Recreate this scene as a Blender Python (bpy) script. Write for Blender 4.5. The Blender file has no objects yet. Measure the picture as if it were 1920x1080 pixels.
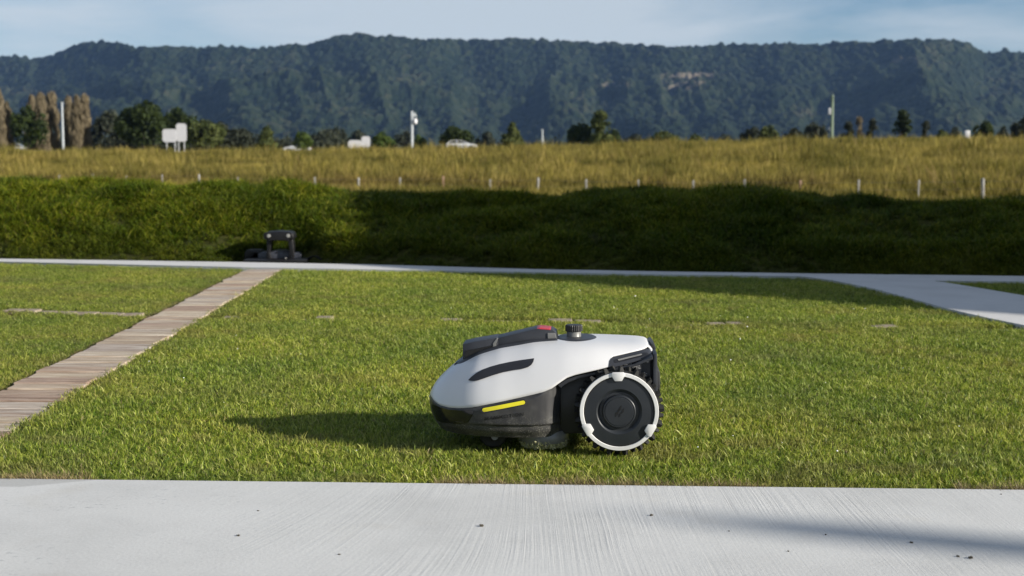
import bpy, bmesh, math, random
import numpy as np
from mathutils import Vector, Matrix, Euler

random.seed(7); RNG = np.random.default_rng(7)
R = math.radians
sc = bpy.context.scene
col = sc.collection

# ------------------------------------------------------------------ camera
F = 2600.0; HOR = 310.0; CAMH = 0.652
PITCH = math.atan((540 - HOR) / F)
cam_d = bpy.data.cameras.new('camera'); cam = bpy.data.objects.new('camera', cam_d); col.objects.link(cam)
cam_d.sensor_width = 36; cam_d.lens = F / 1920 * 36
cam_d.clip_start = 0.05; cam_d.clip_end = 20000
cam.location = (0, 0, CAMH); cam.rotation_euler = (math.pi / 2 - PITCH, 0, 0)
cam_d.dof.use_dof = True; cam_d.dof.focus_distance = 3.2; cam_d.dof.aperture_fstop = 7
sc.camera = cam

# ------------------------------------------------------------------ light
SUN_EL = 19.3; SUN_AZ = 110.5          # azimuth clockwise from +Y
sdir = Vector((math.sin(R(SUN_AZ)) * math.cos(R(SUN_EL)), math.cos(R(SUN_AZ)) * math.cos(R(SUN_EL)), math.sin(R(SUN_EL))))
sl = bpy.data.lights.new('sun', 'SUN'); so = bpy.data.objects.new('sun', sl); col.objects.link(so)
sl.energy = 4.6; sl.angle = R(0.6); sl.color = (1.0, 0.93, 0.82)
so.location = (20, -6, 12); so.rotation_euler = (-sdir).to_track_quat('-Z', 'Y').to_euler()

world = bpy.data.worlds.new('World'); sc.world = world; world.use_nodes = True
wn = world.node_tree; wn.nodes.clear()
def wN(t, **k):
    n = wn.nodes.new(t)
    for a, b in k.items(): setattr(n, a, b)
    return n
sky = wN('ShaderNodeTexSky', sky_type='NISHITA', sun_disc=False, sun_elevation=R(SUN_EL), sun_rotation=R(SUN_AZ),
         air_density=1.0, dust_density=0.25, ozone_density=4.5)
wbg = wN('ShaderNodeBackground'); wbg.inputs[1].default_value = 0.051
wout = wN('ShaderNodeOutputWorld')
tc = wN('ShaderNodeTexCoord'); mp = wN('ShaderNodeMapping'); mp.inputs['Scale'].default_value = (1.6, 2.2, 11.0); mp.inputs['Rotation'].default_value = (0.0, R(9), 0.0)
nz = wN('ShaderNodeTexNoise'); nz.inputs['Scale'].default_value = 1.3; nz.inputs['Detail'].default_value = 7; nz.inputs['Roughness'].default_value = 0.52; nz.inputs['Distortion'].default_value = 0.5
cr = wN('ShaderNodeValToRGB'); cr.color_ramp.elements[0].position = 0.38; cr.color_ramp.elements[1].position = 0.62
mul = wN('ShaderNodeMath', operation='MULTIPLY'); mul.inputs[1].default_value = 0.75
mix = wN('ShaderNodeMix', data_type='RGBA'); mix.inputs[7].default_value = (6.4, 6.9, 7.3, 1)
wn.links.new(tc.outputs['Generated'], mp.inputs[0]); wn.links.new(mp.outputs[0], nz.inputs['Vector'])
wn.links.new(nz.outputs['Fac'], cr.inputs[0]); wn.links.new(cr.outputs[0], mul.inputs[0])
wn.links.new(mul.outputs[0], mix.inputs[0]); wn.links.new(sky.outputs[0], mix.inputs[6])
wn.links.new(mix.outputs[2], wbg.inputs[0]); wn.links.new(wbg.outputs[0], wout.inputs[0])

sc.view_settings.view_transform = 'Standard'; sc.view_settings.look = 'None'
sc.view_settings.exposure = 0.97; sc.view_settings.gamma = 1.0; sc.view_settings.use_curve_mapping = False
sc.render.engine = 'CYCLES'
sc.cycles.use_denoising = True
sc.cycles.max_bounces = 7; sc.cycles.diffuse_bounces = 3; sc.cycles.glossy_bounces = 3
sc.cycles.transmission_bounces = 3; sc.cycles.volume_bounces = 1; sc.cycles.transparent_max_bounces = 6

# ------------------------------------------------------------------ projection helpers
CO = Vector((0, 0, CAMH)); FW = Vector((0, math.cos(PITCH), -math.sin(PITCH))); UP = Vector((0, math.sin(PITCH), math.cos(PITCH)))
def ray(u, v): return Vector(((u - 960) / F, 0, 0)) + UP * ((540 - v) / F) + FW
def gnd(u, v, z=0.0):                       # point where a sight line meets the level z
    d = ray(u, v); t = (z - CAMH) / d.z; p = CO + d * t; return (p.x, p.y)
def at(u, v, D):                            # point on a sight line at distance D
    d = ray(u, v); return CO + d * (D / d.y)

# ------------------------------------------------------------------ noise
def _h(ix, iy, s):
    n = (ix.astype(np.int64) * 374761393 + iy.astype(np.int64) * 668265263 + s * 1442695041) & 0x7fffffff
    n = ((n ^ (n >> 13)) * 1274126177) & 0x7fffffff
    return ((n ^ (n >> 16)) & 0xffff) / 65535.0
def vnoise(x, y, s=0):
    ix = np.floor(x); iy = np.floor(y); fx = x - ix; fy = y - iy
    fx = fx * fx * (3 - 2 * fx); fy = fy * fy * (3 - 2 * fy)
    a = _h(ix, iy, s); b = _h(ix + 1, iy, s); c = _h(ix, iy + 1, s); d = _h(ix + 1, iy + 1, s)
    return (a * (1 - fx) + b * fx) * (1 - fy) + (c * (1 - fx) + d * fx) * fy
def fbm(x, y, o=4, s=0):
    x = np.asarray(x, float); y = np.asarray(y, float)
    r = 0; a = 1; t = 0
    for i in range(o): r = r + a * vnoise(x * 2 ** i + 13.7 * i, y * 2 ** i - 7.1 * i, s + i); t += a; a *= .5
    return r / t
def cells(x, y, s=0):                       # distance to the nearest jittered cell point, and its hash
    ix = np.floor(x); iy = np.floor(y); best = np.full(x.shape, 9.0); hid = np.zeros(x.shape)
    for dx in (-1, 0, 1):
        for dy in (-1, 0, 1):
            cx = ix + dx; cy = iy + dy
            px = cx + .15 + .7 * _h(cx, cy, s); py = cy + .15 + .7 * _h(cx, cy, s + 5)
            d = np.hypot(px - x, py - y); m = d < best
            best = np.where(m, d, best); hid = np.where(m, _h(cx, cy, s + 9), hid)
    return best, hid
def sstep(a, b, x):
    t = np.clip((np.asarray(x, float) - a) / (b - a), 0, 1); return t * t * (3 - 2 * t)

# ------------------------------------------------------------------ object helpers
def tag(o, label=None, cat=None, group=None, kind=None):
    if label: o['label'] = label
    if cat: o['category'] = cat
    if group: o['group'] = group
    if kind: o['kind'] = kind
    return o
def empty(name, loc=(0, 0, 0), rz=0.0, parent=None):
    o = bpy.data.objects.new(name, None); col.objects.link(o); o.location = loc; o.rotation_euler = (0, 0, rz)
    o.empty_display_size = .1
    if parent: o.parent = parent
    return o
def link(name, me, m=None, parent=None):
    o = bpy.data.objects.new(name, me); col.objects.link(o)
    if m is not None and not me.materials: me.materials.append(m)
    if parent: o.parent = parent
    return o
def mesh_np(name, V, Fq, m=None, parent=None, smooth=False):
    V = np.asarray(V, dtype=np.float32); Fq = np.asarray(Fq, dtype=np.int32)
    me = bpy.data.meshes.new(name); k = Fq.shape[1]
    me.vertices.add(len(V)); me.vertices.foreach_set('co', V.ravel())
    me.loops.add(Fq.size); me.loops.foreach_set('vertex_index', Fq.ravel())
    me.polygons.add(len(Fq)); me.polygons.foreach_set('loop_start', np.arange(0, Fq.size, k, dtype=np.int32))
    me.update(calc_edges=True); me.validate()
    if smooth: me.shade_smooth()
    return link(name, me, m, parent)
def grid_faces(nr, nc, wrap=False):
    i = np.arange(nr - 1)[:, None]; j = np.arange(nc if wrap else nc - 1)[None, :]
    a = i * nc + j; b = i * nc + (j + 1) % nc
    return np.stack([a, b, b + nc, a + nc], -1).reshape(-1, 4)
def fin(name, bm, m=None, parent=None, smooth=False, ang=35):
    bmesh.ops.recalc_face_normals(bm, faces=bm.faces)
    me = bpy.data.meshes.new(name); bm.to_mesh(me); bm.free()
    if smooth:
        me.shade_smooth()
        try: me.set_sharp_from_angle(angle=R(ang))
        except Exception: pass
    return link(name, me, m, parent)
def add_box(bm, c, s, rz=0.0, bev=0.0, mat4=None):
    r = bmesh.ops.create_cube(bm, size=1.0)
    M = Matrix.Translation(c) @ Matrix.Rotation(rz, 4, 'Z') @ Matrix.Diagonal((s[0], s[1], s[2], 1))
    if mat4 is not None: M = mat4 @ M
    bmesh.ops.transform(bm, matrix=M, verts=r['verts'])
    if bev > 0:
        es = list({e for v in r['verts'] for e in v.link_edges})
        bmesh.ops.bevel(bm, geom=es, offset=bev, segments=2, profile=.5, affect='EDGES', clamp_overlap=True)
def add_tube(bm, pts, rads, n=8):
    rings = []
    for i, p in enumerate(pts):
        p = Vector(p); a = Vector(pts[max(i - 1, 0)]); b = Vector(pts[min(i + 1, len(pts) - 1)])
        t = (b - a).normalized(); q = t.to_track_quat('Z', 'Y')
        rings.append([bm.verts.new(p + q @ Vector((math.cos(2 * math.pi * k / n) * rads[i], math.sin(2 * math.pi * k / n) * rads[i], 0))) for k in range(n)])
    for i in range(len(rings) - 1):
        for k in range(n): bm.faces.new((rings[i][k], rings[i][(k + 1) % n], rings[i + 1][(k + 1) % n], rings[i + 1][k]))
    bm.faces.new(rings[0]); bm.faces.new(rings[-1])
def add_lathe(bm, prof, n=64, axis='Z', centre=(0, 0, 0), closed=False):   # prof: (radius, height)
    rings = []
    for r_, h in prof:
        ring = []
        for k in range(n):
            a = 2 * math.pi * k / n; x, y = math.cos(a) * r_, math.sin(a) * r_
            v = (x, y, h) if axis == 'Z' else (x, h, y)
            ring.append(bm.verts.new(Vector(centre) + Vector(v)))
        rings.append(ring)
    m = len(rings)
    for i in range(m if closed else m - 1):
        a, b = rings[i], rings[(i + 1) % m]
        for k in range(n): bm.faces.new((a[k], a[(k + 1) % n], b[(k + 1) % n], b[k]))
    if not closed:
        for rr in (rings[0], rings[-1]): bm.faces.new(rr)
def add_prism(bm, poly, y0, y1, bev=0.0, seg=2):   # poly of (x, z) pushed from y0 to y1
    a = [bm.verts.new((x, y0, z)) for x, z in poly]; b = [bm.verts.new((x, y1, z)) for x, z in poly]
    fs = [bm.faces.new(a), bm.faces.new(b[::-1])]; n = len(a)
    for i in range(n): fs.append(bm.faces.new((a[i], b[i], b[(i + 1) % n], a[(i + 1) % n])))
    bmesh.ops.recalc_face_normals(bm, faces=fs)
    if bev > 0:
        es = list({e for v in a + b for e in v.link_edges})
        bmesh.ops.bevel(bm, geom=es, offset=bev, segments=seg, profile=.5, affect='EDGES', clamp_overlap=True)

# ------------------------------------------------------------------ materials
def mat(name, c, rough=.6, spec=.5, metal=0.0, var=0.0, vs=20.0, c2=None, bump=0.0, bs=60.0, dist=.01, coord='Object', det=4, sss=0.0):
    m = bpy.data.materials.new(name); m.use_nodes = True; nt = m.node_tree; b = nt.nodes['Principled BSDF']
    b.inputs['Base Color'].default_value = (*c, 1); b.inputs['Roughness'].default_value = rough
    b.inputs['Specular IOR Level'].default_value = spec; b.inputs['Metallic'].default_value = metal
    t = nt.nodes.new('ShaderNodeTexCoord')
    if c2 is not None or var > 0:
        n = nt.nodes.new('ShaderNodeTexNoise'); n.inputs['Scale'].default_value = vs; n.inputs['Detail'].default_value = det
        nt.links.new(t.outputs[coord], n.inputs['Vector'])
        r_ = nt.nodes.new('ShaderNodeValToRGB'); r_.color_ramp.elements[0].position = .35; r_.color_ramp.elements[1].position = .65
        if c2 is None: c2 = tuple(x * (1 + var) for x in c); c1 = tuple(x * (1 - var) for x in c)
        else: c1 = c
        r_.color_ramp.elements[0].color = (*c1, 1); r_.color_ramp.elements[1].color = (*c2, 1)
        nt.links.new(n.outputs['Fac'], r_.inputs[0]); nt.links.new(r_.outputs[0], b.inputs['Base Color'])
    if bump > 0:
        n2 = nt.nodes.new('ShaderNodeTexNoise'); n2.inputs['Scale'].default_value = bs; n2.inputs['Detail'].default_value = 6
        nt.links.new(t.outputs[coord], n2.inputs['Vector'])
        bp = nt.nodes.new('ShaderNodeBump'); bp.inputs['Strength'].default_value = bump; bp.inputs['Distance'].default_value = dist
        nt.links.new(n2.outputs['Fac'], bp.inputs['Height']); nt.links.new(bp.outputs[0], b.inputs['Normal'])
    return m

class NT:                                    # tiny node-graph helper
    def __init__(s, m): s.t = m.node_tree; s.b = s.t.nodes['Principled BSDF']
    def n(s, typ, ins=None, **k):
        x = s.t.nodes.new(typ)
        for a, b in k.items(): setattr(x, a, b)
        for a, b in (ins or {}).items():
            if isinstance(b, bpy.types.NodeSocket): s.t.links.new(b, x.inputs[a])
            else: x.inputs[a].default_value = b
        return x
    def ramp(s, fac, stops):
        x = s.n('ShaderNodeValToRGB'); e = x.color_ramp.elements
        while len(e) < len(stops): e.new(.5)
        for q, (p, c) in zip(e, stops): q.position = p; q.color = (*c, 1) if len(c) == 3 else c
        s.t.links.new(fac, x.inputs[0]); return x.outputs[0]
    def mixc(s, fac, a, b, mode='MIX'):
        x = s.n('ShaderNodeMix', data_type='RGBA', blend_type=mode)
        for i, v in ((0, fac), (6, a), (7, b)):
            if isinstance(v, bpy.types.NodeSocket): s.t.links.new(v, x.inputs[i])
            else: x.inputs[i].default_value = (*v, 1) if isinstance(v, tuple) and len(v) == 3 else v
        return x.outputs[2]
    def math(s, op, a, b=None, c=None, clamp=False):
        x = s.n('ShaderNodeMath', operation=op, use_clamp=clamp)
        for i, v in enumerate((a, b, c)):
            if v is None: continue
            if isinstance(v, bpy.types.NodeSocket): s.t.links.new(v, x.inputs[i])
            else: x.inputs[i].default_value = v
        return x.outputs[0]
def newmat(name, rough=.8, spec=.3):
    m = bpy.data.materials.new(name); m.use_nodes = True; g = NT(m)
    g.b.inputs['Roughness'].default_value = rough; g.b.inputs['Specular IOR Level'].default_value = spec
    return m, g

# blades: per-blade shade stored in 'shade' (x = hue pick, y = brightness, z = height along blade), per-tuft in 'tint'
def blade_mat(name, stops, dry, rough=.5, spec=.35, trans=.35, pscale=1.2, patch=((.75, .8, .7), (1.15, 1.1, 1.0)), darkbase=.45):
    m, g = newmat(name, rough, spec)
    a = g.n('ShaderNodeAttribute', attribute_name='shade')
    sep = g.n('ShaderNodeSeparateXYZ', {0: a.outputs['Vector']})
    ti = g.n('ShaderNodeAttribute', attribute_name='tint', attribute_type='INSTANCER')
    c = g.ramp(sep.outputs[0], stops)
    f = g.math('GREATER_THAN', sep.outputs[0], dry[0])
    c = g.mixc(f, c, dry[1])
    c = g.mixc(g.math('MULTIPLY', ti.outputs['Fac'], .55), c, dry[2])
    geo = g.n('ShaderNodeNewGeometry')
    n = g.n('ShaderNodeTexNoise', {'Vector': geo.outputs['Position'], 'Scale': pscale, 'Detail': 4.0})
    p = g.ramp(n.outputs['Fac'], [(.33, patch[0]), (.67, patch[1])])
    c = g.mixc(1.0, c, p, 'MULTIPLY')
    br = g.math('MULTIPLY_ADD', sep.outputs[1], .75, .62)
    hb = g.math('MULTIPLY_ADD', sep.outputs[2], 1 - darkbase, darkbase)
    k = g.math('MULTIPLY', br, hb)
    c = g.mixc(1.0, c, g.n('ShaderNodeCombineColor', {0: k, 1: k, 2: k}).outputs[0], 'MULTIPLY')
    g.t.links.new(c, g.b.inputs['Base Color'])
    if trans > 0:
        tr = g.n('ShaderNodeBsdfTranslucent'); g.t.links.new(c, tr.inputs[0])
        mx = g.n('ShaderNodeMixShader', {0: trans, 1: g.b.outputs[0], 2: tr.outputs[0]})
        g.t.links.new(mx.outputs[0], g.t.nodes['Material Output'].inputs[0])
    return m

def tuft(name, n, rad, lmin, lmax, wid, lean, seed, m, huemax=1.0, huemin=0.0, droop=.5):
    rg = np.random.default_rng(seed); V = []; T = []; A = []
    for i in range(n):
        a = rg.uniform(0, 2 * math.pi); r_ = rad * math.sqrt(rg.uniform()); bx, by = r_ * math.cos(a), r_ * math.sin(a)
        L = rg.uniform(lmin, lmax); w = wid * rg.uniform(.6, 1.25); d = rg.uniform(0, 2 * math.pi)
        th = min(abs(rg.normal(0, lean)), 1.45); dx, dy = math.cos(d), math.sin(d)
        tw = d + rg.uniform(-.9, .9); px, py = -math.sin(tw), math.cos(tw)
        hue = rg.uniform(huemin, huemax); bri = rg.uniform()
        x, y, z = bx, by, -.004; s0 = len(V); ang = th
        prof = (1.0, .85, .5, 0.0); segs = 3
        for k in range(segs + 1):
            ww = w * prof[k] * .5
            if k < segs:
                V += [(x - px * ww, y - py * ww, z), (x + px * ww, y + py * ww, z)]; A += [(hue, bri, k / segs)] * 2
            else: V.append((x, y, z)); A.append((hue, bri, 1.0))
            st = L / segs; x += dx * math.sin(ang) * st; y += dy * math.sin(ang) * st; z += math.cos(ang) * st
            ang = min(ang + droop * rg.uniform(.2, 1.0), 2.2)
        for k in range(2):
            b = s0 + 2 * k; T += [(b, b + 1, b + 3), (b, b + 3, b + 2)]
        b = s0 + 4; T.append((b, b + 1, b + 2))
    me = bpy.data.meshes.new(name); me.from_pydata(V, [], T); me.materials.append(m)
    at_ = me.attributes.new('shade', 'FLOAT_VECTOR', 'POINT'); at_.data.foreach_set('vector', np.array(A, dtype=np.float32).ravel())
    me.shade_smooth()
    return bpy.data.objects.new(name, me)

def scatter(name, P, yaw, scale, idx, tint, tufts, label, cat, tilt=None):
    c = bpy.data.collections.new(name + '_source')
    for i, t in enumerate(tufts): t.name = '%s_%02d' % (t.name, i); c.objects.link(t)
    n = len(P); me = bpy.data.meshes.new(name); me.vertices.add(n); me.vertices.foreach_set('co', np.asarray(P, dtype=np.float32).ravel())
    rot = np.zeros((n, 3), dtype=np.float32)
    if tilt is not None: rot[:, :2] = tilt
    rot[:, 2] = yaw
    for nm, ty, arr, key in (('rot', 'FLOAT_VECTOR', rot, 'vector'), ('scl', 'FLOAT', scale, 'value'), ('tint', 'FLOAT', tint, 'value'), ('pick', 'INT', idx, 'value')):
        a = me.attributes.new(nm, ty, 'POINT'); a.data.foreach_set(key, np.asarray(arr, dtype=np.int32 if ty == 'INT' else np.float32).ravel())
    o = link(name, me, tufts[0].data.materials[0]); tag(o, label, cat, kind='stuff')
    ng = bpy.data.node_groups.new(name + '_nodes', 'GeometryNodeTree')
    ng.interface.new_socket('Geometry', in_out='INPUT', socket_type='NodeSocketGeometry'); ng.interface.new_socket('Geometry', in_out='OUTPUT', socket_type='NodeSocketGeometry')
    N = ng.nodes.new; gi = N('NodeGroupInput'); go = N('NodeGroupOutput'); ip = N('GeometryNodeInstanceOnPoints'); ci = N('GeometryNodeCollectionInfo')
    ci.inputs['Collection'].default_value = c; ci.inputs['Separate Children'].default_value = True; ci.inputs['Reset Children'].default_value = True
    def na(nm, ty):
        x = N('GeometryNodeInputNamedAttribute'); x.data_type = ty; x.inputs['Name'].default_value = nm; return x.outputs['Attribute']
    er = N('FunctionNodeEulerToRotation'); L = ng.links.new
    L(gi.outputs[0], ip.inputs['Points']); L(ci.outputs[0], ip.inputs['Instance']); ip.inputs['Pick Instance'].default_value = True
    L(na('pick', 'INT'), ip.inputs['Instance Index']); L(na('rot', 'FLOAT_VECTOR'), er.inputs[0]); L(er.outputs[0], ip.inputs['Rotation'])
    L(na('scl', 'FLOAT'), ip.inputs['Scale']); L(ip.outputs[0], go.inputs[0])
    md = o.modifiers.new('scatter', 'NODES'); md.node_group = ng
    return o

# ================================================================== TERRAIN
def fenceD(X): return 72.0 - X * .82                # the far wire fence runs closer on the right
def terrain(X, D):
    X = np.asarray(X, float); D = np.asarray(D, float)
    az = X / np.maximum(D, 1)
    crest = 1.75 + 1.25 * sstep(-.15, .30, az)
    fd = np.clip(fenceD(X), 40, 110)
    z = -1.0 + 0 * X
    t = sstep(0, 1, (D - fd * .95) / (172 - fd * .95))
    z = z + (crest + 1.0) * (t * .55 + .45 * np.clip((D - fd) / (172 - fd), 0, 1))
    z = np.where(D > 172, crest + (2.7 - crest) * sstep(172, 195, D), z)
    z = z + .16 * (fbm(X * .09, D * .09, 3, 3) - .5) * sstep(60, 90, D) * (1 - sstep(172, 195, D))
    z = z + sstep(600, 3000, D) * 12
    return z
ys = np.concatenate([np.linspace(-60, 11, 8), np.linspace(12, 60, 30), np.linspace(62, 260, 110), np.geomspace(270, 9000, 50)])
us = np.linspace(-1.3, 1.3, 140)
Yg, Ug = np.meshgrid(ys, us, indexing='ij'); Xg = Ug * (np.abs(Yg) + 60)
Zg = np.where(Yg < 11.5, -.9, terrain(Xg, Yg))
m_ground, g = newmat('meadow_ground', .95, .1)
geo = g.n('ShaderNodeNewGeometry')
n1 = g.n('ShaderNodeTexNoise', {'Vector': geo.outputs['Position'], 'Scale': .25, 'Detail': 6.0})
c = g.ramp(n1.outputs['Fac'], [(.3, (.07, .065, .02)), (.5, (.14, .12, .04)), (.7, (.2, .16, .06))])
g.t.links.new(c, g.b.inputs['Base Color'])
o = mesh_np('ground', np.stack([Xg, Yg, Zg], -1).reshape(-1, 3), grid_faces(len(ys), len(us)), m_ground, smooth=True); tag(o, kind='structure')

# road on the embankment far behind
m_road = mat('asphalt', (.06, .06, .062), .9, var=.2, vs=3)
bm = bmesh.new()
for i in range(60):
    x0 = -150 + i * 5
    z0, z1 = [float(terrain(x, 200.)) + .05 for x in (x0, x0 + 5)]
    bm.faces.new([bm.verts.new(v) for v in ((x0, 197.5, z0), (x0 + 5, 197.5, z1), (x0 + 5, 205.5, z1), (x0, 205.5, z0))])
tag(fin('road', bm, m_road), kind='structure')

# ================================================================== HILLS
def interp(pts, x): a = np.array(pts, float); return np.interp(x, a[:, 0], a[:, 1])
SKY = [(-700, 120), (-300, 108), (-100, 100), (0, 97), (50, 97), (76, 100), (110, 92), (150, 77), (180, 70), (228, 71), (262, 78), (330, 80), (400, 78), (480, 79), (580, 76), (600, 67), (640, 60), (690, 56), (722, 60), (770, 64), (850, 66), (960, 65), (1060, 68), (1180, 76), (1260, 80), (1330, 78), (1400, 75), (1500, 75), (1600, 70), (1680, 66), (1740, 66), (1800, 69), (1815, 78), (1836, 91), (1860, 88), (1880, 86), (1925, 91), (2060, 100), (2300, 90), (2700, 110)]
nu, nt_ = 1900, 330
uu = np.concatenate([np.linspace(-3200, -430, 160), np.linspace(-420, 2340, nu - 320), np.linspace(2350, 5100, 160)]); tt = np.concatenate([np.linspace(0, 1, nt_ - 12), np.linspace(1.01, 1.4, 12)])
T_, U_ = np.meshgrid(tt, uu, indexing='ij')
ysk = interp(SKY, U_)
elev = (HOR - ysk) / F
warp = fbm(U_ / 260., T_ * 1.2, 3, 40)
rim = 4300 + 500 * (fbm(U_ / 300., 0 * U_, 3, 21) - .5) * 2
foot = 2300 + 500 * (fbm(U_ / 350., 0 * U_ + 3, 2, 25) - .5) * 2
Dh = foot + (rim - foot) * T_
prof = np.interp(T_, [0, .15, .35, .55, .75, .88, .95, 1.0, 1.4], [.0, .07, .2, .38, .6, .79, .93, 1.0, .97])
Hh = elev * rim * prof * np.where(T_ > 1, .99, 1)
# spurs and gullies running down the slope, leaning as real ones do
ph = U_ / 205. + T_ * 1.0 + 1.2 * (warp - .5)
sp = 1 - np.abs(2 * vnoise(ph, T_ * .7 + 4, 55) - 1)
ph2 = U_ / 80. + T_ * 1.4 + 1.6 * (warp - .5)
sp2 = 1 - np.abs(2 * vnoise(ph2, T_ * 1.6, 61) - 1)
env = np.sin(np.clip(T_, 0, 1) ** .8 * math.pi) ** .8
Hh = Hh + env * (72 * (sp - .5) + 26 * (sp2 - .5) + 75 * (fbm(U_ / 95., T_ * 4.5, 3, 71) - .5))
# a terrace two thirds up
Hh = Hh + 30 * np.exp(-((T_ - .62) / .05) ** 2)
Xh = (U_ - 960) / F * Dh
cd, ch = cells(Xh / 14. + 100, (Dh * .55 + Hh * .8) / 14., 3)
cd2, ch2 = cells(Xh / 34. + 30, (Dh * .55 + Hh * .8) / 34., 8)
Hh = Hh + (np.sqrt(np.clip(1 - cd ** 2, 0, 1)) * 10 + ch * 9 + (1 - cd2) * 10 + ch2 * 8 - 20) * np.clip(T_ * 12, 0, 1)
Hh = Hh - 22 * np.clip(T_ * 4, 0, 1)
me_v = np.stack([Xh, Dh, Hh], -1).reshape(-1, 3)
m_hill, g = newmat('forest_slope', .95, .05)
a = g.n('ShaderNodeAttribute', attribute_name='wood'); s3 = g.n('ShaderNodeSeparateXYZ', {0: a.outputs['Vector']})
c = g.ramp(s3.outputs[0], [(0, (.004, .008, .004)), (.35, (.008, .014, .007)), (.7, (.018, .025, .013)), (1, (.044, .043, .026))])
c = g.mixc(s3.outputs[1], c, (.15, .125, .095))
geo = g.n('ShaderNodeNewGeometry')
g.t.links.new(c, g.b.inputs['Base Color'])
o = mesh_np('hills', me_v, grid_faces(len(tt), nu), m_hill, smooth=True); tag(o, kind='structure')
elev_px = HOR - (Hh - CAMH) / Dh * F
rock = np.exp(-(((U_ - 1282) / 34) ** 2) ** 2) * np.exp(-(((elev_px - 161) / 7) ** 2) ** 2) + .8 * np.exp(-(((U_ - 1290) / 48) ** 2) ** 2) * np.exp(-(((elev_px - 144) / 5) ** 2) ** 2) \
    + .6 * np.exp(-(((U_ - 1150) / 26) ** 2) ** 2) * np.exp(-(((elev_px - 160) / 4) ** 2) ** 2) + .6 * np.exp(-(((U_ - 1690) / 20) ** 2)) * np.exp(-(((elev_px - 115) / 5) ** 2))
rock = np.clip(rock * 1.5 * sstep(.42, .62, fbm(U_ / 7., elev_px / 2.2, 3, 77)), 0, .8)
w1 = np.clip(.62 * ch + .5 * (fbm(U_ / 60., elev_px / 30., 3, 31) - .2) + .15 * (RNG.random(U_.shape) - .5), 0, 1)
at_ = o.data.attributes.new('wood', 'FLOAT_VECTOR', 'POINT')
at_.data.foreach_set('vector', np.stack([w1, rock, 0 * w1], -1).astype(np.float32).ravel())

# ================================================================== PAVEMENT, PATHS, LAWN SOIL
def poly_slab(name, pts, z0, z1, m, bev=.006):
    bm = bmesh.new(); a = [bm.verts.new((x, y, z1)) for x, y in pts]; b = [bm.verts.new((x, y, z0)) for x, y in pts]
    bm.faces.new(a); n = len(a)
    for i in range(n): bm.faces.new((a[i], b[i], b[(i + 1) % n], a[(i + 1) % n]))
    if bev > 0:
        te = [e for e in bm.edges if e.verts[0] in a and e.verts[1] in a]
        bmesh.ops.bevel(bm, geom=te, offset=bev, segments=3, profile=.5, affect='EDGES')
    return tag(fin(name, bm, m), kind='structure')

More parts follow.
